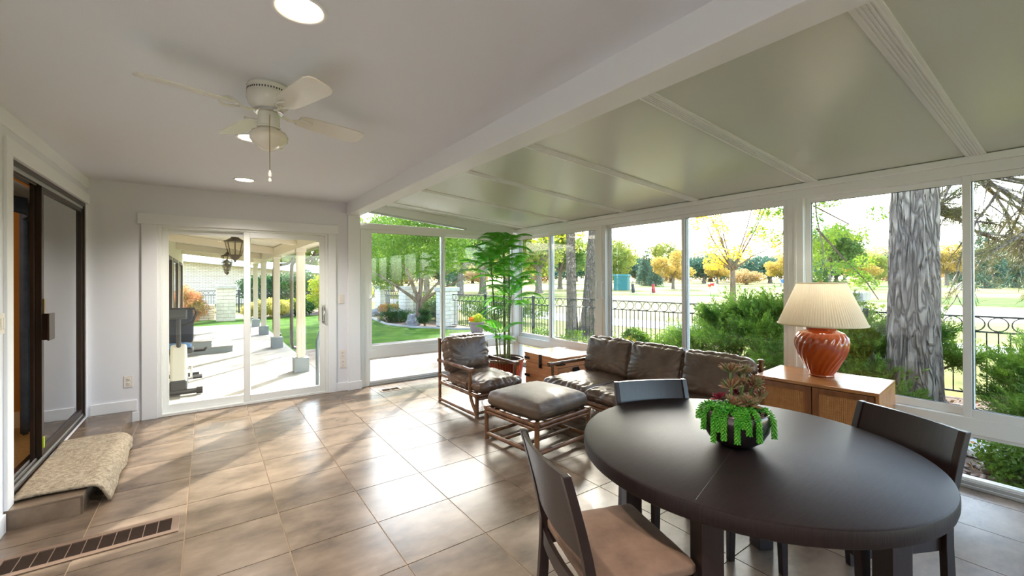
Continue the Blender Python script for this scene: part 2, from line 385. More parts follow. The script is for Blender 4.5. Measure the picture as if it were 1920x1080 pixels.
floor = struct('floor')
MB().box(XL-.05, XR+.05, YN-.05, YG+.05, -.08, -.004).build('grout_bed', GROUT, floor)
tile_me = MB().box(0, TS-.006, 0, TS-.006, -.012, 0).mesh('tile')
for i in range(-3, 12):
    for j in range(-8, 14):
        x0 = TX0+i*TS; y0 = TY0-(j+1)*TS+TS*0
        x1, y1 = x0+TS-.006, y0+TS-.006
        lim = YB if x0 < 1.5 else YG
        a, b = max(x0, XL+.0), min(x1, XR-.07); c, d = max(y0, YN), min(y1, lim-.02)
        if b-a < .02 or d-c < .02: continue
        if b <= -.66 and c >= 3.86: continue
        if (a, b, c, d) == (x0, x1, y0, y1):
            o = bpy.data.objects.new('tile', tile_me); COL.objects.link(o); o.parent = floor; o.location = (x0, y0, 0)
            if not tile_me.materials: tile_me.materials.append(TILE)
        else:
            o = MB((x0, y0, 0)).box(a, b, c, d, -.012, 0).build('tile', TILE, floor); o.location = (x0, y0, 0)

# main ceiling with openings for the cans is a plain slab
ceil = struct('ceiling')
MB().box(XL-.1, 1.6, YN-.1, YB+.14, ZC, ZC+.12).build('ceiling_board', W_CEIL, ceil)
def roofz(x): return 2.35+.085*(4.45-x)
seams = [-2.6, -1.55, -.5, .55, 1.55, 2.66, 3.66, 4.72, 5.76, 6.09]
sun_ceil = struct('ceiling')
for a, b in zip(seams[:-1], seams[1:]):
    xz_prism(MB(), [(1.6, roofz(1.6)), (4.55, roofz(4.55)), (4.55, roofz(4.55)+.08), (1.6, roofz(1.6)+.08)], a+.004, b-.004).build('roof_panel', W_PANEL, sun_ceil)
for s in seams[1:-1]:
    wd = .05
    o = xz_prism(MB(), [(1.6, roofz(1.6)-.008), (4.40, roofz(4.40)-.008), (4.40, roofz(4.40)+.004), (1.6, roofz(1.6)+.004)], s-wd, s+wd).build('panel_batten', W_ALU, sun_ceil)
    mb = MB()
    for q in (-.03, -.015, 0, .015, .03):
        xz_prism(mb, [(1.6, roofz(1.6)-.012), (4.39, roofz(4.39)-.012), (4.39, roofz(4.39)-.007), (1.6, roofz(1.6)-.007)], s+q-.004, s+q+.004)
    mb.build('batten_rib', W_ALU, o)
o = MB().box(1.53, 1.71, YN, YB, 2.37, ZC+.08).build('trim', W_BEAM, bevel=.004); o.name = 'trim_1'; o['kind'] = 'structure'; o['label'] = 'white ceiling beam between flat ceiling and sloped sunroom roof'
# above the beam up to the sloped roof
MB().box(1.60, 1.70, YN, YG, ZC+.08, roofz(1.6)+.1).build('beam_filler', W_BEAM, o)
# square white post with plinth at the end of the beam
post = struct('trim_2', (1.62, 6.04, 0), 'white square post below the end of the beam')
MB().box(-.08, .08, -.06, .1, 0, 2.37).build('post_shaft', W_TRIM, post, bevel=.003)
MB().box(-.09, .092, -.072, .1, 0, .11).build('plinth', W_TRIM, post, bevel=.003)

# door wall (facing the camera) round the white sliding door
wb = struct('wall_back')
m = MB(); m.box(XL, -.45, YB, YB+.14, 0, ZC); m.box(-.45, 1.29, YB, YB+.14, 2.11, ZC); m.box(1.29, 1.56, YB, YB+.14, 0, ZC)
m.build('wall_board', W_WALL, wb)
# left wall round the bronze sliding door
DX, DY0, DY1, DZ0, DZ1 = XL, 3.94, 5.97, .14, 2.27
wl = struct('wall_left')
m = MB(); m.box(XL-.14, XL, YN, DY0, 0, ZC); m.box(XL-.14, XL, DY0, DY1, DZ1, ZC); m.box(XL-.14, XL, DY1, YB+.14, 0, ZC); m.box(XL-.14, XL, DY0, DY1, 0, DZ0-.02)
m.build('wall_board', W_WALL, wl)
# flat boards framing the doorway on the wall
MB().box(XL, XL+.018, DY0-.10, DY0, .12, DZ1+.0).build('casing_board', W_TRIM, wl, bevel=.002)
MB().box(XL, XL+.018, DY0-.10, YB, DZ1, DZ1+.10).build('casing_board', W_TRIM, wl, bevel=.002)
MB().box(XL, XL+.012, YN, YB, ZC-.10, ZC).build('frieze_board', W_TRIM, wl, bevel=.002)
for y in (3.5, 3.0, 2.4, 1.8):
    MB().box(XL, XL+.015, y-.035, y+.035, .1, ZC-.1).build('batten', W_TRIM, wl, bevel=.002)
# back of the room behind the camera
o = MB().box(XL-.14, 1.75, YN-.14, YN, 0, 2.7).build('wall_behind', W_WALL); o['kind'] = 'structure'; o.name = 'wall_front'
wq = struct('window_9')  # unseen glazing, added to let more skylight into the room
MB().box(1.75, XR+.06, YN-.1, YN, 2.25, 2.62).build('header', W_ALU, wq); MB().box(1.75, XR+.06, YN-.1, YN, .39, .50).build('sill_rail', W_ALU, wq)
frame_y0 = MB(); [frame_y0.box(x, x+.08, YN-.1, YN, 0, 2.25) for x in (1.75, 3.05, XR-.04)]; frame_y0.build('posts', W_ALU, wq)
MB().box(1.8, XR, YN-.05, YN-.044, .05, 2.25).build('pane', GLASS, wq)
# baseboards
bb = struct('baseboard_back')
MB().box(XL+.02, -.62, YB-.014, YB, .12, .23).build('board', W_TRIM, bb, bevel=.002)
MB().box(1.39, 1.53, YB-.014, YB, 0, .11).build('board', W_TRIM, bb, bevel=.002)
MB().box(-.66, -.605, YB-.014, YB, 0, .10).build('board', W_TRIM, bb, bevel=.002)
bl = struct('baseboard_left')
MB().box(XL, XL+.014, YN, 3.83, 0, .11).build('board', W_TRIM, bl, bevel=.002)

# tiled step in front of the bronze door
step = struct('floor_step', (0, 0, 0), 'low step clad in beige tile below the bronze door')
MB().box(XL, -.672, 3.852, YB, 0, .108).build('step_core', GROUT, step)
for k in range(5):
    a = 3.84+k*TS; b = min(a+TS-.004, YB-.015)
    if b-a < .05: continue
    MB((0, a, 0)).box(XL, -.66, a, b, .108, .12).build('tile', TILE, step, bevel=.0015).location = (0, a, 0)
    MB((0, a, 0)).box(-.672, -.660, a, b, 0.0, .1075).build('tile', TILE, step).location = (0, a, 0)
MB().box(XL, -.672, 3.84, 3.852, 0, .1075).build('tile', TILE, step)

# ------------------------------------------------------------------ door_1: white sliding door to the porch
def frame_y(mb, x0, x1, z0, z1, y, d, w_, wb_=None):   # frame lying in an XZ plane
    wb_ = wb_ or w_
    mb.box(x0, x0+w_, y, y+d, z0, z1); mb.box(x1-w_, x1, y, y+d, z0, z1)
    mb.box(x0+w_, x1-w_, y, y+d, z1-w_, z1); mb.box(x0+w_, x1-w_, y, y+d, z0, z0+wb_); return mb
def frame_x(mb, y0, y1, z0, z1, x, d, w_, wb_=None):   # frame lying in a YZ plane
    wb_ = wb_ or w_
    mb.box(x, x+d, y0, y0+w_, z0, z1); mb.box(x, x+d, y1-w_, y1, z0, z1)
    mb.box(x, x+d, y0+w_, y1-w_, z1-w_, z1); mb.box(x, x+d, y0+w_, y1-w_, z0, z0+wb_); return mb
d1 = struct('door_1', (0, 0, 0), 'white sliding glass door to the porch')
m = MB(); m.box(-.585, -.45, YB-.02, YB, 0, 2.10); m.box(1.29, 1.39, YB-.02, YB, 0, 2.10); m.build('casing', W_TRIM, d1, bevel=.003)
MB().box(-.615, 1.42, YB-.026, YB, 2.10, 2.215).build('head_casing', W_TRIM, d1, bevel=.003)
frame_y(MB(), -.45, 1.29, 0, 2.11, YB, .13, .035, .03).build('door_frame', W_ALU, d1, bevel=.003)
s1 = frame_y(MB(), .345, 1.255, .03, 2.07, YB+.01, .035, .065, .08).build('sliding_sash', W_ALU, d1, bevel=.003)
MB().box(.405, 1.195, YB+.024, YB+.030, .105, 2.01).build('pane', GLASS, s1)
s2 = frame_y(MB(), -.415, .42, .03, 2.07, YB+.07, .035, .055, .08).build('fixed_sash', W_ALU, d1, bevel=.003)
MB().box(-.365, .37, YB+.084, YB+.090, .105, 2.02).build('pane', GLASS, s2)
m = MB(); m.box(1.215, 1.245, YB-.002, YB+.01, .93, 1.17); m.tube([(1.23, YB, .95), (1.23, YB-.035, .965), (1.23, YB-.042, 1.05), (1.23, YB-.035, 1.135), (1.23, YB, 1.15)], .009, 8)
m.build('door_handle', CHROME, d1, smooth=True, label='chrome pull handle')
MB().box(1.185, 1.205, YB+.05, YB+.075, .95, 1.15).build('outside_handle', BRASS, d1)

# ------------------------------------------------------------------ door_2: dark bronze sliding door in the left wall
d2 = struct('door_2', (0, 0, 0), 'dark bronze sliding glass door standing open')
frame_x(MB(), DY0, DY1, DZ0, DZ1, XL-.13, .125, .035, .02).build('door_frame', BRONZE, d2, bevel=.002)
m = MB()
for k, x in enumerate((XL-.02, XL-.05, XL-.08)): m.box(x-.004, x+.004, DY0, DY1, DZ0+.02, DZ0+.035); m.box(x-.004, x+.004, DY0, DY1, DZ1-.06, DZ1-.035)
m.build('track', W_SILV, d2)
s = frame_x(MB(), 4.66, DY1-.03, DZ0+.03, DZ1-.045, XL-.055, .035, .05, .06).build('sliding_sash', BRONZE, d2, bevel=.002)
MB().box(XL-.042, XL-.036, 4.71, DY1-.08, DZ0+.085, DZ1-.095).build('pane', GLASS_D, s)
MB().box(XL-.075, XL-.055, 4.63, 4.80, DZ0+.03, DZ1-.045).build('screen_stile', BRONZE, d2)
m = MB(); m.box(XL-.018, XL-.010, 4.675, 4.70, 1.20, 1.36); m.build('lock_plate', BRASS, d2)
m = MB(); m.box(XL-.02, XL+.03, 4.66, 4.672, 1.05, 1.25); m.box(XL+.02, XL+.032, 4.60, 4.74, 1.05, 1.25); m.build('pull_handle', BRONZE, d2, bevel=.002)
MB().box(XL-.02, XL-.012, 4.665, 4.69, .24, .32).build('tag', mat('lime_tag', rgb(170, 190, 40), .6), d2, label='lime green tag')

# room seen through it
sr = struct('wall_side_room')
m = MB(); m.box(-3.6, XL-.14, 5.90, 6.0, .12, 2.5); m.box(-3.7, -3.6, 2.6, 6.0, .12, 2.5); m.box(-3.6, XL-.14, 2.5, 2.6, .12, 2.5)
m.build('wall_board', MUST, sr)
MB().box(-3.6, XL-.14, 5.885, 5.90, .13, .28).build('baseboard', mat('cream_baseboard', rgb(214, 196, 160), .6), sr)
MB().box(-3.7, XL-.14, 2.5, 6.0, 2.5, 2.56).build('ceiling_board', W_CEIL, sr)
MB().box(-3.7, XL-.14, 2.5, 6.0, .06, .135).build('carpet', CARPT, sr)
sl_ = bpy.data.lights.new('side_room_fill', 'POINT'); sl_.energy = 7; sl_.color = (1, .8, .55); sl_.shadow_soft_size = .12  # unseen fill light without a fixture, added to brighten the mustard wall
so_ = bpy.data.objects.new('side_room_fill', sl_); COL.objects.link(so_); so_.location = (-2.4, 4.2, 2.2)
cur = thing('curtain', 'slate blue curtain hanging behind the open bronze door', 'curtain', (-1.28, 5.42, 0))
m = MB()
m.grid(lambda u, v: (-.02+.028*math.sin(u*26), .40*u*(1-.2*math.sin(v*2.6)), .17+1.98*v), 60, 14)
o = m.build('drape', BCURT, cur, smooth=60); so = o.modifiers.new('t', 'SOLIDIFY'); so.thickness = .006
m = MB(); m.grid(lambda u, v: (.05+.03*math.sin(u*40), -1.7+2.1*u, 2.02+.16*v-.03*math.sin(u*9)), 90, 4)
o = m.build('valance', BCURT, cur, smooth=60); so = o.modifiers.new('t', 'SOLIDIFY'); so.thickness = .006
m = MB().box(-.01, .10, -1.75, .42, 2.17, 2.25); m.build('curtain_rail', W_TRIM, cur)

# ------------------------------------------------------------------ sunroom glass walls
SASH_Z0, SASH_Z1, RAIL0, LOW0 = .50, 2.22, .385, .065
def dhandle(parent, pts, r=.007): MB().tube(pts, r, 8).build('handle', W_ALU, parent, smooth=True)
units = [(4.15, 6.05, 5.17), (1.75, 4.00, 2.83), (-.50, 1.63, .60), (-2.6, -.62, -1.6)]
for k, (y0, y1, ym) in enumerate(units):
    wd = struct('window_%d' % (k+1), (0, 0, 0), 'white sliding sunroom window over a low fixed pane')
    # sill rail, bottom track, outer frame
    MB().box(XR-.05, XR+.05, y0, y1, RAIL0, SASH_Z0).build('sill_rail', W_ALU, wd, bevel=.004)
    m = MB(); m.box(XR-.06, XR+.05, y0, y1, 0, .022); m.box(XR-.045, XR-.03, y0, y1, .022, .045); m.box(XR-.005, XR+.01, y0, y1, .022, LOW0); m.build('bottom_track', W_SILV, wd, bevel=.002)
    frame_x(MB(), y0, y1, LOW0-.02, RAIL0, XR-.03, .06, .025, .02).build('low_frame', W_ALU, wd, bevel=.002)
    MB().box(XR, XR+.006, y0+.02, y1-.02, LOW0, RAIL0-.02).build('pane', GLASS, wd)
    a = frame_x(MB(), y0, ym+.025, SASH_Z0, SASH_Z1, XR-.045, .035, .045, .06).build('sash', W_ALU, wd, bevel=.003)
    MB().box(XR-.03, XR-.025, y0+.04, ym-.015, SASH_Z0+.055, SASH_Z1-.04).build('pane', GLASS, a)
    frame_x(MB(), y0+.042, ym-.018, SASH_Z0+.057, SASH_Z1-.042, XR-.036, .012, .006).build('gasket', GASK, a)
    b = frame_x(MB(), ym-.025, y1, SASH_Z0, SASH_Z1, XR+.005, .035, .045, .06).build('sash', W_ALU, wd, bevel=.003)
    MB().box(XR+.02, XR+.025, ym+.015, y1-.04, SASH_Z0+.055, SASH_Z1-.04).build('pane', GLASS, b)
    frame_x(MB(), ym+.018, y1-.042, SASH_Z0+.057, SASH_Z1-.042, XR+.014, .012, .006).build('gasket', GASK, b)
wd = struct('window_5', (0, 0, 0), 'white sliding sunroom window beside the post')
x0, x1, xm = 1.83, 4.36, 2.99
MB().box(x0, x1, YG-.05, YG+.05, RAIL0, SASH_Z0).build('sill_rail', W_ALU, wd, bevel=.004)
m = MB(); m.box(x0, x1, YG-.06, YG+.05, 0, .022); m.box(x0, x1, YG-.045, YG-.03, .022, .045); m.box(x0, x1, YG-.005, YG+.01, .022, LOW0); m.build('bottom_track', W_SILV, wd, bevel=.002)
frame_y(MB(), x0, x1, LOW0-.02, RAIL0, YG-.03, .06, .025, .02).build('low_frame', W_ALU, wd, bevel=.002)
MB().box(x0+.02, x1-.02, YG, YG+.006, LOW0, RAIL0-.02).build('pane', GLASS, wd)
a = frame_y(MB(), x0, xm+.025, SASH_Z0, 2.20, YG-.045, .035, .045, .06).build('sash', W_ALU, wd, bevel=.003)
MB().box(x0+.04, xm-.015, YG-.03, YG-.025, SASH_Z0+.055, 2.16).build('pane', GLASS, a)
frame_y(MB(), x0+.042, xm-.018, SASH_Z0+.057, 2.158, YG-.036, .012, .006).build('gasket', GASK, a)
b = frame_y(MB(), xm-.025, x1, SASH_Z0, 2.20, YG+.005, .035, .045, .06).build('sash', W_ALU, wd, bevel=.003)
MB().box(xm+.015, x1-.04, YG+.02, YG+.025, SASH_Z0+.055, 2.16).build('pane', GLASS, b)
dhandle(wd, [(1.85, YG-.045, 1.22), (1.87, YG-.085, 1.24), (1.90, YG-.095, 1.34), (1.87, YG-.085, 1.43), (1.85, YG-.045, 1.45)])
wr = struct('wall_right')
for (a, b) in ((3.995, 4.155), (1.625, 1.755), (-.625, -.495)):
    MB().box(XR-.055, XR+.055, a, b, 0, 2.23).build('post', W_ALU, wr, bevel=.004)
    MB().box(XR-.065, XR-.05, a+.055, b-.055, 0, 2.23).build('post_cover', W_ALU, wr, bevel=.002)
for yy in (4.03, 4.125):
    dhandle(wr, [(XR-.055, yy, 1.22), (XR-.09, yy, 1.24), (XR-.10, yy, 1.34), (XR-.09, yy, 1.44), (XR-.055, yy, 1.46)])
MB().box(XR-.075, XR-.055, 1.66, 1.70, 1.27, 1.33).build('latch', W_ALU, wr, bevel=.003)
MB().box(XR-.06, XR+.06, YN, YG+.05, 2.22, 2.30).build('header', W_ALU, wr, bevel=.003)
MB().box(XR-.085, XR+.06, YN, YG, 2.30, 2.352).build('header_cover', W_ALU, wr, bevel=.008)
MB().box(4.34, XR+.062, YG-.06, YG+.062, 0, 2.218).build('corner_post', W_ALU, wr, bevel=.004)
wg = struct('wall_glass_back')
MB().box(1.70, 1.835, YG-.05, YG+.05, 0, 2.198).build('jamb', W_ALU, wg, bevel=.003)
MB().box(1.715, 1.76, YG-.07, YG-.052, 0, 2.19).build('jamb_cover', W_ALU, wg, bevel=.002)
MB().box(1.70, 4.36, YG-.05, YG+.05, 2.20, 2.285).build('header', W_ALU, wg, bevel=.003)
def rz_(x): return roofz(x)
TX0_, TX1_ = 1.75, 3.40
def ztri(x): return 2.47-(x-TX0_)*(2.47-2.315)/(TX1_-TX0_)
xz_prism(MB(), [(1.70, ztri(1.70)), (TX1_, ztri(TX1_)), (TX1_, 2.287), (4.335, 2.287), (4.335, 2.302), (4.40, 2.302), (4.40, rz_(4.4)+.02), (1.70, rz_(1.7)+.02)], YG-.04, YG+.05).build('gable_infill', W_ALU, wg)
xz_prism(MB(), [(TX0_, ztri(TX0_)-.03), (TX1_, ztri(TX1_)-.03), (TX1_, ztri(TX1_)), (TX0_, ztri(TX0_))], YG-.05, YG-.02).build('gable_bead', W_SILV, wg)
xz_prism(MB(), [(TX0_, 2.285), (TX1_, 2.285), (TX1_, ztri(TX1_)), (TX0_, ztri(TX0_))], YG, YG+.006).build('gable_pane', GLASS, wg)

# ================================================================== FITTINGS
def can_light(x, y, label, power):
    power *= 2.4
    t = thing('recessed_light', label, 'ceiling light', (x, y, ZC), 0, 'recessed ceiling lights')
    MB().lathe([(.098, 0), (.098, -.006), (.090, -.008), (.080, -.004), (.078, 0)], n=36).build('trim_ring', W_TRIM, t, smooth=True)
    MB().lathe([(.0, -.003), (.079, -.003)], n=36).build('lamp_face', CANEM, t)
    l = bpy.data.lights.new('can', 'SPOT'); l.energy = power; l.color = (1, .92, .84); l.spot_size = math.radians(140); l.spot_blend = .8; l.shadow_soft_size = .07
    lo = bpy.data.objects.new('bulb', l); COL.objects.link(lo); lo.parent = t; lo.location = (0, 0, -.02)
CANEM = emitmat('can_lamp', (1, .78, .50, 1), 9)
can_light(.285, 1.79, 'round recessed light nearest the camera, cut by the top edge of the photo', 26)
can_light(.255, 3.62, 'round recessed light mostly hidden behind the fan globe', 8)
can_light(.305, 5.18, 'round recessed light beyond the fan, above the sliding door', 34)

can_light(.285, .05, 'added unseen recessed light just behind the camera position', 34)  # out of view, added to brighten the interior
can_light(.285, -1.65, 'added unseen recessed light farthest behind the camera position', 26)  # second unseen can, added for more light indoors
# ceiling fan
fan = thing('ceiling_fan', 'white four-blade ceiling fan with globe light and pull chain', 'ceiling fan', (.265, 2.61, ZC))
m = MB().lathe([(.0, 0), (.098, 0), (.103, -.01), (.099, -.028), (.105, -.048), (.105, -.072), (.094, -.10), (.073, -.122), (.064, -.13), (0, -.13)], n=40); m.build('motor_housing', WENAM, fan, smooth=35)
m = MB()
for k in range(48):
    a = 2*PI*k/48; m.cbox((.1005*math.cos(a), .1005*math.sin(a), -.036), (.004, .005, .011), rz=a)
m.build('vent_slots', GASK, fan)
MB().lathe([(.0, -.128), (.070, -.128), (.070, -.142), (.06, -.146), (0, -.146)], n=32).build('blade_hub', CHROME, fan, smooth=35)
MB().lathe([(.0, -.14), (.052, -.14), (.052, -.212), (.056, -.216), (.056, -.226), (.0, -.226)], n=28).build('switch_housing', WENAM, fan, smooth=35)
MB().lathe([(.050, -.222), (.054, -.234), (.080, -.244), (.092, -.264), (.090, -.286), (.068, -.315), (.03, -.336), (.006, -.345), (0, -.346)], n=40).build('globe', MILKG, fan, smooth=80)
for k, ang in enumerate((17, 107, 197, 287)):
    A = math.radians(ang); M = Matrix.Rotation(A, 4, 'Z')
    def tr(p): return M @ Vector(p)
    m = MB(); m.tube([tr((.06, 0, -.137)), tr((.10, 0, -.150)), (tr((.14, 0, -.146)))], .007, 6)
    for s in (-1, 1): m.tube([tr((.13, 0, -.146)), tr((.16, s*.035, -.143)), tr((.20, s*.042, -.139+s*.009)), tr((.225, s*.02, -.139+s*.004))], .006, 6)
    br = m.build('blade_arm', WENAM, fan, smooth=True)
    P = Matrix.Rotation(math.radians(-13), 4, 'X'); prof = []
    for (x, hw) in ((.155, .040), (.175, .052), (.25, .060), (.38, .066), (.50, .070), (.535, .060), (.55, .035)): prof.append((x, hw))
    top = [(x, h) for x, h in prof]+[(x, -h) for x, h in prof[::-1]]
    n = len(top); vs = []
    for z in (-.003, .003):
        for x, y in top:
            q = P @ Vector((0, y, z)); vs.append(tr((x, q.y, q.z-.135)))
    MB().add(vs, [tuple(range(n-1, -1, -1)), tuple(range(n, 2*n))]+[(i, (i+1) % n, n+(i+1) % n, n+i) for i in range(n)]).build('blade', WENAM, fan)
m = MB(); m.tube([(0, -.053, -.165), (-.004, -.08, -.19), (-.006, -.098, -.25), (-.006, -.098, -.47)], .0016, 5); m.build('pull_chain', BRASS, fan)
m = MB(); m.lathe([(0, -.505), (.008, -.50), (.009, -.485), (.004, -.468), (0, -.466)], (-.006, -.098, 0), 12); m.lathe([(0, -.53), (.007, -.526), (.008, -.515), (.003, -.506), (0, -.505)], (-.006, -.098, 0), 12); m.build('chain_pull', PLAST, fan, smooth=True)

def wallplate(name, label, cat, loc, rz, kind, group=None):
    t = thing(name, label, cat, loc, rz, group)    # local: +x right, +z up, faces -y
    MB().box(-.037, .037, -.006, 0, -.06, .06).build('cover_plate', PLAST, t, bevel=.002)
    if kind == 'switch': MB().box(-.016, .016, -.010, -.005, -.033, .033).build('rocker', PLAST, t, bevel=.001)
    elif kind == 'double':
        for s in (-.018, .018): MB().box(s-.012, s+.012, -.010, -.005, -.033, .033).build('rocker', PLAST, t, bevel=.001)
    else:
        for z in (-.024, .024):
            r = MB().box(-.016, .016, -.009, -.005, z-.014, z+.014).build('receptacle', PLAST, t, bevel=.002)
            m = MB(); m.box(-.008, -.005, -.0098, -.0085, z-.003, z+.008); m.box(.005, .008, -.0098, -.0085, z-.003, z+.008); m.cbox((0, -.0092, z-.008), (.004, .0012, .004)); m.build('slots', GASK, r)
wallplate('light_switch', 'white rocker light switch between the sliding door and the post', 'switch', (1.455, YB, 1.235), 0, 'switch')
wallplate('power_outlet', 'upper white outlet plate between sliding door and post', 'outlet', (1.47, YB, .49), 0, 'out')
wallplate('power_outlet', 'lower white outlet plate between sliding door and post, just above baseboard', 'outlet', (1.478, YB, .365), 0, 'out')
wallplate('power_outlet', 'white outlet left of the sliding door in the corner', 'outlet', (-.69, YB, .43), 0, 'out')
wallplate('light_switch', 'white double switch plate at the left edge beside the bronze door', 'switch', (XL+.018, 3.74, 1.25), PI/2, 'double')

# floor registers
def register(label, x0, x1, y0, y1, cells, mt, rim):
    t = thing('floor_register', label, 'vent', ((x0+x1)/2, (y0+y1)/2, 0)); X, Y = (x1-x0)/2, (y1-y0)/2
    m = MB(); m.box(-X, X, -Y, -Y+rim, 0, .006); m.box(-X, X, Y-rim, Y, 0, .006); m.box(-X, -X+rim, -Y+rim, Y-rim, 0, .006); m.box(X-rim, X, -Y+rim, Y-rim, 0, .006)
    m.build('frame', mt, t, bevel=.0015)
    MB().box(-X+rim, X-rim, -Y+rim, Y-rim, .0002, .001).build('shadow_box', DARKV, t)
    cw = (2*X-2*rim)/cells; m = MB()
    for k in range(cells):
        if k: MB().box(-X+rim+k*cw-.002, -X+rim+k*cw+.002, -Y+rim, Y-rim, .001, .0055).build('divider', mt, t)
    q = int((2*Y-2*rim)/.009)
    for j in range(q):
        yy = -Y+rim+(j+.5)*.009; m.cbox((0, yy, .003), (2*X-2*rim, .0012, .004), rx=.5)
    m.build('louvres', DARKV, t, kind='stuff')
register('long brown metal floor vent grille in front of the step', -.93, -.15, 3.235, 3.47, 11, BROWNM, .038)
register('small two-cell floor vent near the glass wall', 1.873, 2.149, 5.61, 5.765, 2, mat('tan_register', rgb(188, 164, 132), .5), .022)

# rug lying over the step
rug = thing('rug', 'thick cream pile rug folded over the tiled step', 'rug', (-.8, 4.5, .12))
def rugf(u, v, lift=0):
    y = -.56+1.17*v; s = u
    curl = .012*math.sin(v*5)+.010*math.sin(v*11+1)
    wid = .56 - .02*math.sin(v*3)
    skew = -.07*(1-v)*0
    L = s*wid
    flat = .345
    if L < flat: x, z = -.195+L, .016
    else:
        a = (L-flat)/.085
        if a < PI*.48: x, z = -.195+flat+.075*math.sin(a), .016-.075*(1-math.cos(a))
        else: x, z = -.195+flat+.075+curl*.6+.012*(a-1.5), .016-.075-(a-PI*.48)*.05
    z += .006*noise.noise(Vector((x*6, y*6, 0)))+lift
    if z < -.112: z = -.112+.004*math.sin(v*8)
    return (x+ .012*noise.noise(Vector((0, y*5, s*3))), y+(.10*(1-v)**2*(1-s) if 0 else 0)+.012*math.sin(s*7), z)
m = MB().grid(rugf, 46, 90); o = m.build('rug_body', RUGM, rug, smooth=80); so = o.modifiers.new('t', 'SOLIDIFY'); so.thickness = .016; so.offset = 1
pts = []; dr = []
for _ in range(26000):
    u, v = random.random(), random.random(); p = rugf(u, v); q = rugf(min(1, u+.01), v)
    t_ = Vector((q[0]-p[0], 0, q[2]-p[2])).normalized() if u < .99 else Vector((1, 0, 0)); n_ = Vector((-t_.z, 0, t_.x))
    if n_.z < -.2: n_ = -n_
    pp = Vector(p)+n_*.004; pts.append(tuple(pp)); dr.append(tuple(n_))
link('pile', leafmesh('pile', pts, .017, .30, np.array(dr), 2.2), RUGM, rug, kind='stuff')

# ================================================================== FURNITURE
# dining table
tb = thing('dining_table', 'round dark espresso dining table in the foreground', 'table', (2.01, 1.01, 0))
m = MB().lathe([(0, .678), (.700, .678), (.708, .684), (.712, .70), (.712, .728), (.709, .738), (.702, .742), (0, .742)], n=96); m.build('tabletop', DKTOP, tb, smooth=30)
MB().cbox((0, 0, .7423), (1.36, .0016, .0006), rz=math.radians(15.5)).build('leaf_joint', GASK, tb)
for a in (195, 285, 15, 105):
    A = math.radians(a); MB().cbox((.53*math.cos(A), .53*math.sin(A), .339), (.085, .085, .678), rz=math.radians(15+45)).build('leg', DKWOOD, tb, bevel=.003)
m = MB()
for k in range(4):
    A = math.radians(15+90*k); B = math.radians(105+90*k)
    p = Vector((.53*math.cos(A), .53*math.sin(A), .64)); q = Vector((.53*math.cos(B), .53*math.sin(B), .64)); c = (p+q)/2
    m.cbox(c, ((q-p).length-.085, .025, .075), rz=math.atan2(q.y-p.y, q.x-p.x))
m.build('apron', DKWOOD, tb)

def dining_chair(label, loc, rz):
    t = thing('dining_chair', label, 'chair', loc, rz, 'espresso dining chairs round the table')
    W2 = .225
    # rear posts, one continuous bent piece from floor to top
    def sx(z): return (-.205-.03*(1-z/.45)**1.5 if z < .45 else -.205-.095*((z-.45)/.40)**1.25)
    for s in (-1, 1):
        zs = [0, .12, .25, .38, .46, .56, .66, .76, .85]
        fr = [(sx(z)+.028-.012*(z/.85), z) for z in zs]; bk = [(sx(z)-.020+.006*(z/.85), z) for z in zs[::-1]]
        xz_prism(MB(), fr+bk, s*W2-.015 if s > 0 else s*W2-.015, s*W2+.015).build('leg', DKWOOD, t, bevel=.003)
        m = MB(); xz_prism(m, [(.165, 0), (.195, 0), (.215, .41), (.165, .41)], s*(W2-.012)-.016, s*(W2-.012)+.016); m.build('leg', DKWOOD, t, bevel=.003)
        MB().box(-.19, .17, s*(W2-.015)-.010, s*(W2-.015)+.010, .355, .415).build('side_rail', DKWOOD, t)
    MB().box(.185, .205, -W2+.03, W2-.03, .355, .415).build('front_rail', DKWOOD, t)
    # curved back slab
    def slab(z0, z1, th, bow):
        nu, nv = 14, 8; vs = []; fs = []
        for side in (0, 1):
            for j in range(nv+1):
                z = z0+(z1-z0)*j/nv
                for i in range(nu+1):
                    y = (-1+2*i/nu)*(W2-.012); x = sx(z)-bow*(1-(y/W2)**2)+(th/2 if side else -th/2)
                    vs.append((x, y, z))
        N = (nu+1)*(nv+1); q = nu+1
        for j in range(nv):
            for i in range(nu):
                a = j*q+i; fs.append((a, a+q, a+q+1, a+1)); fs.append((N+a, N+a+1, N+a+q+1, N+a+q))
        for i in range(nu): fs.append((i, i+1, N+i+1, N+i)); a = nv*q+i; fs.append((a, N+a, N+a+1, a+1))
        for j in range(nv): a = j*q; fs.append((a, N+a, N+a+q, a+q)); a = j*q+nu; fs.append((a, a+q, N+a+q, N+a))
        return MB().add(vs, fs)
    slab(.545, .848, .016, .022).build('back_panel', DKWOOD, t, smooth=30)
    slab(.36, .42, .018, .02).build('rear_rail', DKWOOD, t, smooth=30)
    me = cushion(.42, .45, .05, r=.018, puff=.010, wr=.0012, seed=3, n=14); o = link('seat', me, SEATF, t, smooth=80); o.location = (.012, 0, .438)
    return t
dining_chair('dark dining chair left of the table with its taupe seat in full view', (1.315, 1.165, 0), math.radians(-19))
dining_chair('dark dining chair on the far side of the table, in front of the sofa', (2.15, 1.44, 0), math.radians(-117))
dining_chair('dark dining chair at the right of the table, backed to the window wall', (2.43, .70, 0), math.radians(153))

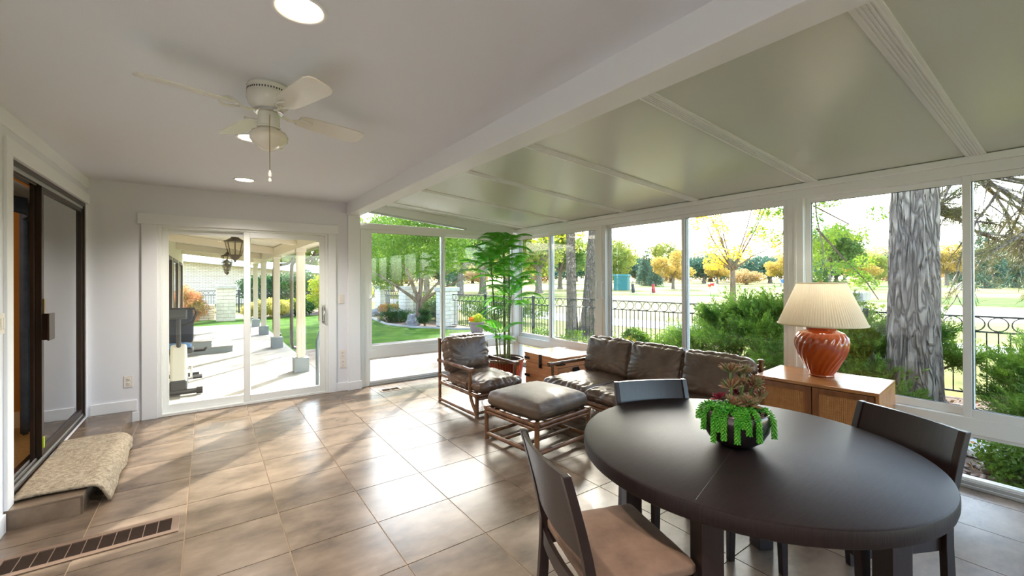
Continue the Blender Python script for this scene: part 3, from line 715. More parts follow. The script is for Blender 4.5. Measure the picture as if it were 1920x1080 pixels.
# rattan seating
def rattan_seat(name, label, cat, loc, rz, w_, d, n, seatd, armz=.5, backz=.76, seed=0, group=None):
    """faces local -y; posts behind; n seat and n back cushions"""
    t = thing(name, label, cat, loc, rz, group); hw = w_/2; hd = d/2; r = .019
    for s in (-1, 1):
        x = s*hw
        m = MB(); pole(m, (x, hd, 0), (x, hd, backz), r); m.build('rear_post', RATT, t, smooth=80)
        m = MB(); m.lathe([(0, 0), (.026, .003), (.028, .016), (.02, .024), (0, .025)], (x, hd, backz-.008), 10); m.build('post_cap', RATT, t, smooth=True)
        m = MB(); pole(m, (x, hd+.03, armz-.0), (x, -hd+.02, armz), r*1.12); m.build('armrest', RATT, t, smooth=80)
        m = MB(); m.lathe([(0, -.03), (.026, -.027), (.028, 0), (.026, .02), (0, .023)], (0, 0, 0), 10)
        o = m.build('arm_cap', RATT, t, smooth=True); o.location = (x, -hd+.01, armz); o.rotation_euler = (PI/2, 0, 0)
        m = MB(); pole(m, (x, hd+.03, armz-.17), (x, -hd+.12, armz-.17), r*.85); m.build('side_rail', RATT, t, smooth=80)
        m = MB(); curve_pole(m, [(x, -hd+.05, armz-.01), (x, -hd+.055, armz-.12), (x, -hd+.06, .27), (x*.99, -hd+.03, .16), (x*.99, -hd-.06, .055)], r); m.build('arm_support', RATT, t, smooth=80)
        m = MB(); pole(m, (x, hd+.01, .03), (x, -hd-.09, .03), r*.9); m.build('runner', RATT, t, smooth=80)
        m = MB(); pole(m, (x, -hd-.08, 0), (x, -hd-.08, .245), r*1.15); m.build('leg', RATT, t, smooth=80)
        m = MB(); m.lathe([(0, -.02), (.028, -.016), (.030, 0), (.028, .016), (0, .02)], (x, -hd-.08, .235), 10); m.build('leg_knob', RATT, t, smooth=True)
        m = MB(); pole(m, (x, hd, .235), (x, -hd-.08, .235), r); m.build('seat_rail', RATT, t, smooth=80)
    m = MB(); pole(m, (-hw, -hd-.08, .235), (hw, -hd-.08, .235), r); pole(m, (-hw, -hd-.075, .20), (hw, -hd-.075, .20), r*.85); m.build('front_rail', RATT, t, smooth=80)
    m = MB(); pole(m, (-hw, -hd-.02, .03), (hw, -hd-.02, .03), r*.85); m.build('stretcher', RATT, t, smooth=80)
    m = MB(); pole(m, (-hw, hd, .235), (hw, hd, .235), r); m.build('rear_rail', RATT, t, smooth=80)
    m = MB(); pole(m, (-hw, hd, backz-.05), (hw, hd, backz-.05), r*.9); m.build('top_rail', RATT, t, smooth=80)
    for k in range(1, n):
        x = -hw+w_*k/n
        m = MB(); pole(m, (x, hd, .235), (x, hd, backz), r); m.lathe([(0, 0), (.026, .003), (.028, .016), (.02, .024), (0, .025)], (x, hd, backz-.008), 10); m.build('rear_post', RATT, t, smooth=80)
    m = MB()
    for k in range(int(w_/.085)): xx = -hw+.05+k*.085; m.cbox((xx, -.03, .245), (.02, d-.02, .008))
    m.build('seat_webbing', RATT, t, kind='stuff')
    cw = (w_-.03)/n
    for k in range(n):
        xc = -hw+.015+cw*(k+.5)
        me = cushion(cw+.012, seatd, .115, r=.05, puff=.028, wr=.008, seed=seed+k*2.3, n=36, gather=.0018)
        o = link('seat_cushion', me, LEATH, t, smooth=80); o.location = (xc, -hd-.10+seatd/2-.02, .318)
        me = cushion(cw+.014, .42, .14, r=.055, puff=.042, wr=.0085, seed=seed+9+k*3.1, n=36, gather=.0014)
        o = link('back_cushion', me, LEATH, t, smooth=80); o.location = (xc, hd-.115, .575); o.rotation_euler = (math.radians(90-15), 0, random.uniform(-.02, .02))
    return t
rattan_seat('armchair', 'low rattan armchair with worn brown leather cushions by the glass corner', 'armchair', (2.64, 4.43, 0), math.radians(2), .62, .76, 1, .72, seed=1)
rattan_seat('sofa', 'three-seat rattan sofa with brown leather cushions along the window wall', 'sofa', (3.60, 2.80, 0), math.radians(-90), 1.99, .76, 3, .80, seed=5)

# ottoman
ot = thing('ottoman', 'square rattan ottoman with a taupe leather top', 'ottoman', (2.50, 3.12, 0), math.radians(6)); hw = .335
for a, b in ((-1, -1), (1, -1), (1, 1), (-1, 1)):
    m = MB(); pole(m, (a*hw, b*hw, 0), (a*hw, b*hw, .30), .021); m.build('leg', RATT, ot, smooth=80)
    m = MB(); m.lathe([(0, -.018), (.027, -.015), (.029, 0), (.027, .015), (0, .018)], (a*hw, b*hw, .295), 10); m.build('leg_knob', RATT, ot, smooth=True)
for (p, q) in (((-1, -1), (1, -1)), ((1, -1), (1, 1)), ((1, 1), (-1, 1)), ((-1, 1), (-1, -1))):
    for z, rr, nm in ((.285, .019, 'top_rail'), (.25, .015, 'lower_rail'), (.05, .018, 'runner')):
        m = MB(); pole(m, (p[0]*hw, p[1]*hw, z), (q[0]*hw, q[1]*hw, z), rr); m.build(nm, RATT, ot, smooth=80)
for s in (-.11, .11):
    m = MB(); pole(m, (-hw, s, .05), (hw, s, .05), .015); m.build('stretcher', RATT, ot, smooth=80)
o = link('cushion', cushion(.68, .68, .13, r=.05, puff=.035, wr=.003, seed=2, n=26, gather=.001), OTTF, ot, smooth=80); o.location = (0, 0, .375)

# pine chest
ch = thing('storage_chest', 'pine storage chest with black iron fittings in the glass corner', 'chest', (3.935, 4.44, 0)); X, Y = .31, .34
for k, (z0, z1) in enumerate(((.015, .118), (.12, .225), (.227, .345))):
    m = MB().box(-X, X, -Y, Y, z0, z1).build('side_plank', PINE, ch, bevel=.004)
lid = MB().box(-X-.006, X+.006, -Y-.006, Y+.006, .352, .455).build('lid', PINE, ch, bevel=.004)
for k in range(4):
    a = -X-.012+k*(2*X+.024)/4; MB().box(a+.0015, a+(2*X+.024)/4-.0015, -Y-.014, Y+.014, .455, .478).build('lid_plank', PINE, ch, bevel=.003)
m = MB(); m.box(-X-.019, -X-.010, -.025, .025, .30, .475); m.box(-X-.019, -X+.06, -.025, .025, .478, .483); m.cbox((-X-.022, 0, .33), (.012, .035, .045)); m.build('hasp', IRON, ch, bevel=.002)
for z in (.40, .16):
    for s in (-1, 1):
        m = MB(); m.box(-X-.012, -X-.005, s*Y-.012 if s > 0 else -Y-.012, s*Y+.012 if s > 0 else -Y+.012, z-.018, z+.018)
        m.box(-X-.0125, -X-.006, min(s*Y, s*(Y-.10)), max(s*Y, s*(Y-.10)), z-.018, z+.018)
        m.box(-X-.012, -X+.12, (s*Y+.004 if s > 0 else -Y-.0125), (s*Y+.0125 if s > 0 else -Y-.004), z-.018, z+.018); m.build('corner_strap', IRON, ch, bevel=.001)
        m = MB(); m.box(X-.12, X+.012, (s*Y+.004 if s > 0 else -Y-.0125), (s*Y+.0125 if s > 0 else -Y-.004), z-.018, z+.018); m.build('corner_strap', IRON, ch, bevel=.001)
m = MB(); m.box(-.05, .05, -Y-.012, -Y-.004, .27, .335); m.tube([(-.045, -Y-.01, .32), (-.05, -Y-.03, .28), (-.03, -Y-.04, .25), (.03, -Y-.04, .25), (.05, -Y-.03, .28), (.045, -Y-.01, .32)], .008, 8); m.build('handle', IRON, ch, smooth=True)
for y in (-.2, .2): MB().box(X-.05, X+.03, y-.03, y+.03, .478, .484).build('hinge', IRON, ch, bevel=.001)

# walnut cabinet with cane doors
cb = thing('cabinet', 'walnut cabinet with two woven cane doors under the lamp', 'cabinet', (4.055, 1.365, 0), math.radians(5)); X, Y, Z = .305, .40, .69
MB().box(-X, X, -Y, Y, Z-.025, Z).build('top', OAK, cb, bevel=.004)
for s in (-1, 1): MB().box(-X, X, s*Y-(.022 if s > 0 else 0), s*Y+(0 if s > 0 else .022), .05, Z-.025).build('side_panel', OAK, cb, bevel=.003)
MB().box(X-.012, X, -Y+.022, Y-.022, .05, Z-.025).build('back_panel', OAK, cb)
MB().box(-X+.02, X-.012, -Y+.022, Y-.022, .07, .09).build('bottom_shelf', OAK, cb)
MB().box(-X+.03, X, -Y+.02, Y-.02, 0, .07).build('plinth', DKWOOD, cb)
for s in (-1, 1):
    y0, y1 = (.003, Y-.025) if s > 0 else (-Y+.025, -.003)
    dr_ = MB(); frame_x(dr_, y0, y1, .085, Z-.03, -X+.006, .02, .042); dd = dr_.build('door', mat('walnut_door_frame', rgb(112, 66, 36), .32, var=rgb(140, 86, 48), vs=6, stretch=(6, 6, 1)), cb, bevel=.003)
    m = MB(); m.box(-X+.017, -X+.02, y0+.04, y1-.04, .125, Z-.07)
    m.build('cane_panel', CANE, dd)
    m = MB(); n1 = int((y1-y0-.08)/.0125)
    for k in range(n1):
        yy = y0+.044+k*.0125
        zz = .127; i = 0
        while zz < Z-.075:
            m.cbox((-X+.0145+(.0012 if (i+k) % 2 else -.0012), yy+.003, zz+.010), (.0028, .009, .019)); zz += .021; i += 1
    m.build('cane_weave', CANE, dd, kind='stuff')

# table lamp
lp = thing('table_lamp', 'rust orange swirled ceramic table lamp with a pleated cream shade', 'lamp', (4.12, 1.395, .69))
prof = [(.0, 0), (.082, 0), (.088, .006), (.086, .018), (.098, .04), (.130, .10), (.165, .17), (.186, .235), (.190, .28), (.182, .32), (.155, .355), (.118, .372), (.103, .378)]
P2 = []
for i in range(len(prof)-1):
    for k in range(3):
        t_ = k/3; P2.append((prof[i][0]*(1-t_)+prof[i+1][0]*t_, prof[i][1]*(1-t_)+prof[i+1][1]*t_))
P2.append(prof[-1])
def swirl(r, z, a):
    env = max(0, min(1, (z-.02)/.05))*max(0, min(1, (.372-z)/.03)); return r-(.010*env*(1-abs(math.sin((a*11-z*30)))**.8))
MB().lathe(P2, n=176, fn=swirl).build('ceramic_body', CERAM, lp, smooth=80)
MB().lathe([(.100, .374), (.104, .38), (.106, .41), (.110, .418), (.108, .428), (.07, .432), (0, .432)], n=48).build('neck', CERAM, lp, smooth=40)
m = MB(); m.tube([(0, 0, .43), (0, 0, .50)], .012, 10); m.tube([(0, 0, .5), (.06, 0, .56), (.07, 0, .66), (.03, 0, .75), (0, 0, .76)], .003, 6); m.tube([(0, 0, .5), (-.06, 0, .56), (-.07, 0, .66), (-.03, 0, .75), (0, 0, .76)], .003, 6); m.build('harp', BRASS, lp, smooth=True)
MB().lathe([(0, .765), (.009, .768), (.011, .778), (0, .786)], n=12).build('finial', BRASS, lp, smooth=True)
def pleat(r, z, a): return r+.0022*math.cos(a*96)
sh = MB(); Z0, Z1 = .425, .762
sh.lathe([(.306, Z0), (.168, Z1)], n=480, fn=pleat); sh.f = [f for f in sh.f if len(f) == 4]
sm = mat('pleated_shade_fabric', None); nn = sm.node_tree.nodes; ll = sm.node_tree.links
tr_ = nn.new('ShaderNodeBsdfTranslucent'); tr_.inputs[0].default_value = rgb(236, 226, 200); mx_ = nn.new('ShaderNodeMixShader'); mx_.inputs[0].default_value = .35
ll.new(nn['Principled BSDF'].outputs[0], mx_.inputs[1]); ll.new(tr_.outputs[0], mx_.inputs[2]); ll.new(mx_.outputs[0], nn['Material Output'].inputs[0])
shd = sh.build('lamp_shade', sm, lp, smooth=80)
m = MB(); m.ring((0, 0, Z0), .307, .006, 'z', 64, 6); m.build('shade_trim', SHADE, shd, smooth=True)
m = MB(); m.ring((0, 0, Z1), .169, .005, 'z', 64, 6); m.build('shade_trim', SHADE, shd, smooth=True)
bl_ = bpy.data.lights.new('lamp_bulb', 'POINT'); bl_.energy = .9; bl_.color = (1, .88, .7); bl_.shadow_soft_size = .03
bo = bpy.data.objects.new('bulb', bl_); COL.objects.link(bo); bo.parent = lp; bo.location = (0, 0, .64)

# planter bowl with succulents
bw = thing('succulent_bowl', 'dark metal bowl planted with trailing and red-tipped succulents on the table', 'planter', (1.955, 1.00, .742))
MB().lathe([(.0, 0), (.055, 0), (.075, .006), (.112, .035), (.136, .078), (.144, .12), (.142, .155), (.138, .16), (.132, .157), (.134, .12), (.126, .082), (0, .075)], n=56).build('bowl', mat('gunmetal', rgb(96, 88, 88), .22, metal=.9), bw, smooth=60)
MB().lathe([(0, .13), (.134, .128)], n=24).build('soil', MULCH, bw)
Rv = Vector((.815, -.579, 0)); Fv = Vector((.579, .815, 0))     # to the right and away, seen from the doorway side
peb = MB(); r_ = random.Random(4)
for k in range(70):
    a = r_.uniform(0, 2*PI); q = .12*math.sqrt(r_.random()); s_ = r_.uniform(.007, .013)
    c = Vector((q*math.cos(a), q*math.sin(a), .137+r_.uniform(0, .012)))
    bmv = []; 
    vs = [c+Vector((s_*x*r_.uniform(.7, 1.2), s_*y*r_.uniform(.7, 1.1), s_*.7*z)) for x, y, z in ((1, 0, 0), (-1, 0, 0), (0, 1, 0), (0, -1, 0), (0, 0, 1), (0, 0, -1), (.6, .6, .5), (-.6, .6, .5), (-.6, -.6, .5), (.6, -.6, .5))]
    b0 = len(peb.v); bm = bmesh.new(); [bm.verts.new(v) for v in vs]; bmesh.ops.convex_hull(bm, input=bm.verts); bm.verts.index_update(); bm.faces.ensure_lookup_table()
    peb.add([v.co.copy() for v in bm.verts], [tuple(v.index for v in f.verts) for f in bm.faces]); bm.free()
peb.build('pebbles', mat('brown_pebbles', rgb(120, 96, 80), .55, var=rgb(182, 160, 140), vs=60), bw, smooth=60, kind='stuff')
TRM = leafmat('donkey_tail', rgb(48, 140, 34), rgb(104, 176, 62), vs=30, trans=.2, rough=.4)
ROS = leafmat('rosette_leaf', rgb(92, 116, 70), rgb(150, 88, 74), vs=26, trans=.15, rough=.45)
RED = leafmat('crimson_leaf', rgb(96, 16, 34), rgb(140, 40, 54), vs=20, trans=.15, rough=.4)
STM = mat('succulent_stem', rgb(86, 110, 46), .5)
def plump(mb, base, d, L, W_):
    d = Vector(d).normalized(); a = d.orthogonal().normalized(); b = d.cross(a); B = Vector(base); vs = [B]; 
    for t_, w1 in ((.35, .8), (.7, 1.0)):
        for k in range(4):
            an = PI/2*k; vs.append(B+d*L*t_+(a*math.cos(an)+b*math.sin(an))*W_*.5*w1)
    vs.append(B+d*L)
    fs = [(0, 1+(k+1) % 4, 1+k) for k in range(4)]+[(1+k, 1+(k+1) % 4, 5+(k+1) % 4, 5+k) for k in range(4)]+[(9, 5+k, 5+(k+1) % 4) for k in range(4)]
    mb.add(vs, fs)
trails = [(-.128, -.02, .10), (-.112, -.065, .14), (-.125, .03, .07), (-.088, -.092, .12), (-.052, -.115, .125), (-.018, -.128, .085), (.018, -.128, .115), (.092, -.090, .115), (-.10, -.08, .09), (-.035, -.12, .06)]
for (rx, fy, ln) in trails:
    m = MB(); p0 = Rv*rx*.6+Fv*fy*.5+Vector((0, 0, .175)); out = (Rv*rx+Fv*fy).normalized(); p1 = Rv*rx*1.02+Fv*fy*1.02+Vector((0, 0, .180)); p2 = p1+out*.022+Vector((0, 0, -.03)); p3 = p2+out*.004+Vector((0, 0, -ln+.02))
    path = []
    for A_, B_ in ((p0, p1), (p1, p2), (p2, p3)):
        L = (B_-A_).length
        for k in range(max(2, int(L/.008))): path.append(A_.lerp(B_, k/max(2, int(L/.008))))
    for i, p in enumerate(path[:-1]):
        tdir = (path[i+1]-p).normalized(); a = tdir.orthogonal().normalized(); b = tdir.cross(a)
        for q in range(5):
            an = q*2*PI/5+i*.7; dd = (a*math.cos(an)+b*math.sin(an))*.9+tdir*.55; plump(m, p, dd, .017, .008)
    m.tube(path, .0025, 5); m.build('trailing_stem', TRM, bw, smooth=60)
# mass of green at the rim
m = MB()
for k in range(500):
    u = r_.uniform(-.125, .035); v = r_.uniform(-.11, .03); c = Rv*u+Fv*v+Vector((0, 0, .155+.04*r_.random()))
    plump(m, c, (r_.uniform(-1, 1), r_.uniform(-1, 1), r_.uniform(-.1, 1)), .016, .008)
m.build('green_cluster', TRM, bw, smooth=60, kind='stuff')
def rosette(c, R_, mt, nl=38, nm='rosette'):
    m = MB(); c = Vector(c); T_ = Matrix.Rotation(r_.uniform(-.6, .6), 3, 'X') @ Matrix.Rotation(r_.uniform(-.6, .6), 3, 'Y')
    for k in range(nl):
        an = k*2.4; el = .38+1.05*(k/nl); d = Vector((math.cos(an)*math.cos(el), math.sin(an)*math.cos(el), math.sin(el))); plump(m, c, T_ @ d, R_*(1-.3*k/nl)*r_.uniform(.8, 1.15), R_*.22)
    return m.build(nm, mt, bw, smooth=60)
for (rx, fy, z, R_) in ((-.026, -.01, .335, .062), (.040, .01, .325, .062), (.020, -.03, .285, .056), (-.034, -.03, .268, .056), (.082, .0, .275, .064), (.105, -.01, .215, .060), (.070, -.04, .195, .058), (.02, -.07, .205, .060), (-.04, -.06, .205, .052), (.055, .04, .29, .05)):
    p = Rv*rx+Fv*fy+Vector((0, 0, z)); m = MB(); m.tube([Rv*rx*.3+Fv*.0+Vector((0, 0, .13)), Rv*rx*.7+Fv*fy*.7+Vector((0, 0, z*.65)), p], .005, 6); s_ = m.build('stem', STM, bw, smooth=True); rosette(p-Vector((0, 0, .008)), R_, ROS)
for (rx, fy, z, R_) in ((-.085, -.03, .212, .05), (.02, .03, .22, .04), (.05, .05, .21, .035)): rosette(Rv*rx+Fv*fy+Vector((0, 0, z)), R_, RED, 12, 'red_rosette')

# palm in a slatted pot
pl = thing('potted_palm', 'tall areca palm with several canes in a slatted pot in the glass corner', 'plant', (3.56, 5.20, 0))
MB().lathe([(0, 0), (.20, 0), (.225, .02), (.262, .30), (.262, .315), (.24, .315), (.235, .27), (0, .26)], n=40).build('pot', mat('dark_pot', rgb(60, 30, 22), .5), pl, smooth=40)
slat = mat('red_brown_slat', rgb(110, 42, 20), .35, var=rgb(150, 64, 30), vs=9)
for k in range(44):
    a = 2*PI*k/44; r0, r1 = .232, .268; MB().add([Vector((rr*math.cos(a+da), rr*math.sin(a+da), z)) for z, rr in ((.02, r0), (.29, r1)) for da, rr in ((-.062, rr), (.062, rr), (.055, rr+.010), (-.055, rr+.010))],
        [(0, 3, 2, 1), (4, 5, 6, 7), (0, 1, 5, 4), (1, 2, 6, 5), (2, 3, 7, 6), (3, 0, 4, 7)]).build('slat', slat, pl)
m = MB()
for k in range(3): m.ring((0, 0, .30+.014*k), .272+.006*k, .010, 'z', 40, 6)
m.build('woven_rim', mat('woven_rim', rgb(126, 92, 56), .7, var=rgb(70, 46, 30), vs=60), pl, smooth=True)
MB().lathe([(0, .268), (.236, .266)], n=24).build('soil', MULCH, pl)
def frond(origin, az, L, droop, up, leaflet, seed):
    r_ = random.Random(seed); O = Vector(origin); h = Vector((math.cos(az), math.sin(az), 0)); side = Vector((-math.sin(az), math.cos(az), 0)); m = MB(); N = 36; pts = []
    for i in range(N+1):
        s = i/N; ang = up-droop*s*s; 
        pts.append(O if i == 0 else pts[-1]+(h*math.cos(up-droop*s**1.3)+Vector((0, 0, math.sin(up-droop*s**1.3))))*L/N)
    m.tube(pts, [.005*(1-.75*i/N) for i in range(N+1)], 5)
    vs = []; fs = []
    for i in range(4, N+1):
        s = i/N; T = (pts[i]-pts[i-1]).normalized()
        for sd in (-1, 1):
            ln = leaflet*math.sin(PI*min(1, .12+.88*s)**.75)*r_.uniform(.8, 1.1)+.03
            d = (side*sd*.85+T*.62+Vector((0, 0, .12))).normalized(); wv = T*.0055+Vector((0, 0, .002)); p = pts[i]
            a = p+d*ln*.5+Vector((0, 0, -.02*ln/.25)); e = p+d*ln+Vector((0, 0, -.35*ln))
            b = len(vs); vs += [p, a+wv, e, a-wv]; fs.append((b, b+1, b+2, b+3))
    m.add(vs, fs); return m
R3, F3 = Vector((.815, -.579, 0)), Vector((.579, .815, 0))
canes = [((-.10, -.02), (-.20, -.06), 1.78, .017), ((.0, .06), (-.01, .02), 2.02, .02), ((.07, -.05), (.07, -.10), 1.62, .017), ((.03, -.12), (.10, -.04), 1.30, .014), ((-.06, -.12), (-.07, -.2), .72, .010)]
fi = 0
for ci, (b0, b1, zt, rr) in enumerate(canes):
    B0 = R3*b0[0]+F3*b0[1]; B1 = R3*b1[0]+F3*b1[1]
    pts = [B0.lerp(B1, k/28)+Vector((0, 0, .26+(zt-.26)*k/28)) for k in range(29)]
    m = MB(); P_ = []; R_ = []
    for k, p in enumerate(pts):
        P_ += [p, p+Vector((0, 0, .006)), p+Vector((0, 0, .012))]; q = rr*(1-.4*k/28); R_ += [q, q*1.2, q]
    m.tube(P_, R_, 8); m.build('cane', CANEP, pl, smooth=80)
    n = [11, 13, 12, 10, 5][ci]; base = [.4, 1.1, 2.0, .2, 3.4][ci]
    for k in range(n):
        az = base+k*2.399; L = [.55, .58, .58, .55, .45][ci]*random.uniform(.85, 1.12); dirv = Vector((math.cos(az), math.sin(az), 0))
        # fronds that would reach the glass stay shorter and steeper
        lim = min([(4.30-3.56)/dirv.x if dirv.x > .01 else 9, (5.98-5.20)/dirv.y if dirv.y > .01 else 9]); up = 1.25-.9*(k/n); droop = random.uniform(1.1, 1.9)
        L = min(L, lim*1.02); z = zt-.28*(k/n)*(1 if ci != 4 else .6)
        if ci == 1: L = min(L, .5); up = min(up, .95)
        frond(pts[-1]+Vector((0, 0, z-zt)), az, L, droop, up, .21 if ci != 4 else .16, fi).build('frond', L_PAL, pl); fi += 1

# ================================================================== OUTSIDE
G = -.10
def flat(name, poly, z, m, label=None, th=.05):
    o = MB().prism(poly, z-th, z).build(name, m, label=label); o['kind'] = 'structure'; return o
flat('golf_course_ground', [(-500, -500), (500, -500), (500, 500), (-500, 500)], G-.03, FAIR, th=.2)
flat('garden_lawn', [(-6, 17.2), (1.55, 17.2), (1.55, 10.3), (6.9, 10.3), (6.9, 11.6), (6.4, 11.9), (5.95, 12.7), (5.45, 13.3), (5.1, 14.7), (5.3, 16.5), (5.6, 18.6), (5.0, 20.6), (-6, 21)], G, LAWN)
flat('garden_bed', [(5.1, 21), (6.9, 21), (7.1, 11.0), (6.9, 10.3), (5.5, 10.6), (4.6, 12.6), (4.4, 16)], G-.012, MULCH)
flat('garden_bed', [(-6, 20.4), (6, 20.4), (6, 24), (-6, 24)], G-.008, MULCH)
flat('patio', [(1.55, 6.2), (6.0, 6.2), (6.0, 10.5), (1.55, 10.5)], G+.02, PATIO)
flat('porch_slab', [(-.66, 6.17), (1.46, 6.17), (1.46, 17.0), (-.66, 17.0)], 0, CONC, th=.16)
flat('stone_mulch_bed', [(4.55, -5), (8.4, -5), (8.0, 6.1), (4.55, 6.1)], G-.01, MULCH)
flat('cart_path', [(16.3, -10), (14.6, -10), (12.6, 5), (11.0, 11), (10.5, 22), (7, 60), (9, 60), (13.6, 22), (13.2, 12.5), (14.5, 5)], G-.015, CONC)
gm = struct('garden_curb')
m = MB(); m.tube([(5.0, 20.6, G), (5.6, 18.6, G), (5.3, 16.5, G), (5.1, 14.7, G), (5.45, 13.3, G), (5.95, 12.7, G), (6.4, 11.9, G), (6.9, 11.6, G)], .06, 8); m.build('curb', CONC, gm, smooth=True)
flat('sand_bunker', [(27, 27), (31, 24), (35, 20), (33, 17.5), (28, 20), (25, 24)], G-.012, SAND, 'pale sand bunker')
flat('sand_bunker', [(24, 8), (32, 6), (33, -2), (26, -3), (22, 3)], G-.012, SAND)
flat('rough_strip', [(30, 36), (36, 29), (40, 22), (37, 20), (32, 27), (27, 33)], G-.008, ROUGHG)
flat('rough_strip', [(36, 10), (48, 8), (50, -8), (40, -8), (35, 2)], G-.008, ROUGHG)
flat('rough_strip', [(60, 60), (90, 40), (110, 10), (100, 5), (78, 36), (55, 52)], G-.006, ROUGHG)
# loose stones of the bed by the glass
sm_ = MB(); r_ = random.Random(12)
bm = bmesh.new(); bmesh.ops.create_icosphere(bm, subdivisions=1, radius=1); iv = [v.co.copy() for v in bm.verts]; iff = [tuple(v.index for v in f.verts) for f in bm.faces]; bm.free()
for k in range(5600):
    x = r_.uniform(4.62, 7.6); y = r_.uniform(-3.0, 3.4); s = r_.uniform(.018, .046); an = r_.uniform(0, PI); f_ = r_.uniform(.55, .85); h = s*r_.uniform(.4, .7); ca, sa = math.cos(an), math.sin(an)
    b = len(sm_.v); sm_.v += [(x+ca*q.x*s-sa*q.y*s*f_, y+sa*q.x*s+ca*q.y*s*f_, G+h*.5+h*q.z) for q in iv]; sm_.f += [tuple(b+i_ for i_ in f) for f in iff]
o = sm_.build('river_stones', STONE, smooth=True); tag(o, 'bed of small brown and grey river stones beyond the right-hand glass', 'stones', kind='stuff')
lp_ = np.column_stack([rng.uniform(4.6, 7.8, 1500), rng.uniform(-3, 4, 1500), np.full(1500, G+.05)+rng.uniform(0, .02, 1500)])
o = link('fallen_leaves', leafmesh('fallen_leaves', lp_, .05, .6), mat('dry_leaf', rgb(176, 116, 60), .8, var=rgb(206, 160, 90), vs=3)); tag(o, 'dry orange-brown leaves scattered over the stone bed', 'leaves', kind='stuff')
for (x, y, s, lb) in ((5.75, .62, .24, 'flat grey stepping stone showing above the small glossy bush'), (5.5, -.1, .2, 'smaller stepping stone nearest the glass, right of the first'), (6.2, 1.5, .22, 'stepping stone between the pine trunk and the glass')):
    o = MB((x, y, G)).prism([(x+s*math.cos(a)*(1+.15*math.sin(3*a)), y+s*math.sin(a)) for a in [k*2*PI/9 for k in range(9)]], G, G+.055).build('stepping_stone', CAPST, bevel=.008); o.location = (x, y, G)
    tag(o, lb, 'stepping stone', 'flat stepping stones by the glass')

# porch roof, beams and columns -------------------------------------------------
pr_ = struct('porch_roof')
def pz(x): return 2.42-.115*(x+.65)
xz_prism(MB(), [(-.8, pz(-.8)), (1.75, pz(1.75)), (1.75, pz(1.75)+.08), (-.8, pz(-.8)+.08)], 6.17, 17.2).build('roof_deck', PORCHW, pr_)
MB().box(1.75, 1.86, 6.17, 17.2, pz(1.75)-.03, pz(1.75)+.09).build('gutter', mat('sage_gutter', rgb(150, 156, 118), .5), pr_, bevel=.01)
for y in (7.75, 10.75, 13.45, 15.95):
    xz_prism(MB(), [(-.65, pz(-.65)-.15), (1.17, pz(1.17)-.15), (1.17, pz(1.17)-.005), (-.65, pz(-.65)-.005)], y-.06, y+.06).build('cross_beam', PORCHW, pr_)
MB().box(1.17, 1.29, 6.17, 17.1, 2.0, pz(1.29)-.002).build('edge_beam', PORCHW, pr_)
hw_ = struct('wall_house_side')
m = MB(); m.box(-.85, -.65, 6.17, 10.5, 0, 2.5); m.box(-.85, -.65, 10.5, 16.9, 0, .50); m.box(-.85, -.65, 10.5, 16.9, 2.0, 2.5)
for a, b in ((11.9, 12.3), (14.2, 14.8), (16.6, 16.9)): m.box(-.85, -.65, a, b, .5, 2.0)
m.build('wall_board', PORCHW, hw_)
MB().box(-9, -.86, 6.2, 17.1, -.1, 3.0).build('house_body', PORCHW, hw_)
for k, (a, b) in enumerate(((10.5, 11.9), (12.3, 14.2), (14.8, 16.6))):
    w6 = struct('window_%d' % (6+k)); frame_x(MB(), a, b, .5, 2.0, -.69, .05, .07).build('frame', mat('brown_sash', rgb(84, 70, 58), .5), w6)
    MB().box(-.675, -.67, a+.07, b-.07, .57, 1.93).build('pane', mat('dark_window_pane', rgb(52, 44, 38), .08, spec=.8), w6)
cl = ['nearest fluted white porch column, seen through the right door pane', 'second fluted white porch column from the door', 'third white porch column from the door', 'farthest white porch column']
for k, y in enumerate((7.70, 10.72, 13.45, 15.9)):
    c = thing('porch_column', cl[k], 'column', (1.23, y, 0), 0, 'porch columns')
    MB().box(-.11, .11, -.11, .11, 0, .23).build('base_block', STEPC, c, bevel=.006)
    m = MB(); m.box(-.055, .055, -.055, .055, .23, 2.0)
    for s in (-.036, -.012, .012, .036):
        for (sx_, sy_) in ((0, -1), (1, 0), (-1, 0), (0, 1)):
            if sx_: m.box(min(sx_*.055, sx_*.062), max(sx_*.055, sx_*.062), s-.008, s+.008, .28, 1.94)
            else: m.box(s-.008, s+.008, min(sy_*.055, sy_*.062), max(sy_*.055, sy_*.062), .28, 1.94)
    m.build('fluted_shaft', PORCHW, c)
    MB().box(-.075, .075, -.075, .075, 1.94, 2.0).build('capital', PORCHW, c, bevel=.004)
for k, (y, lb) in enumerate(((9.55, 'bronze downspout beside the second porch column'), (12.4, 'bronze downspout beside the third porch column'))):
    m = MB(); m.tube([(1.8, y, 2.06), (1.78, y, 1.98), (1.66, y, 1.90), (1.42, y, 1.86), (1.37, y, 1.80), (1.36, y, 1.6), (1.36, y, .25), (1.38, y, .14), (1.52, y, .08)], .034, 8)
    o = m.build('downspout', mat('bronze_metal', rgb(86, 76, 68), .5), smooth=True); tag(o, lb, 'downspout')
# steps by the house wall
st = thing('porch_steps', 'three grey painted steps against the house wall on the porch', 'steps', (0, 11.5, 0))
for k in range(3):
    MB((0, 11.5, 0)).box(-.648, .41-.36*k, 10.66, 12.3, .13*k+.0, .13*(k+1)-.022).build('riser_block', STEPC, st)
    MB((0, 11.5, 0)).box(-.648, .42-.36*k, 10.65, 12.31, .13*(k+1)-.022, .13*(k+1)).build('tread', CONC, st, bevel=.003)
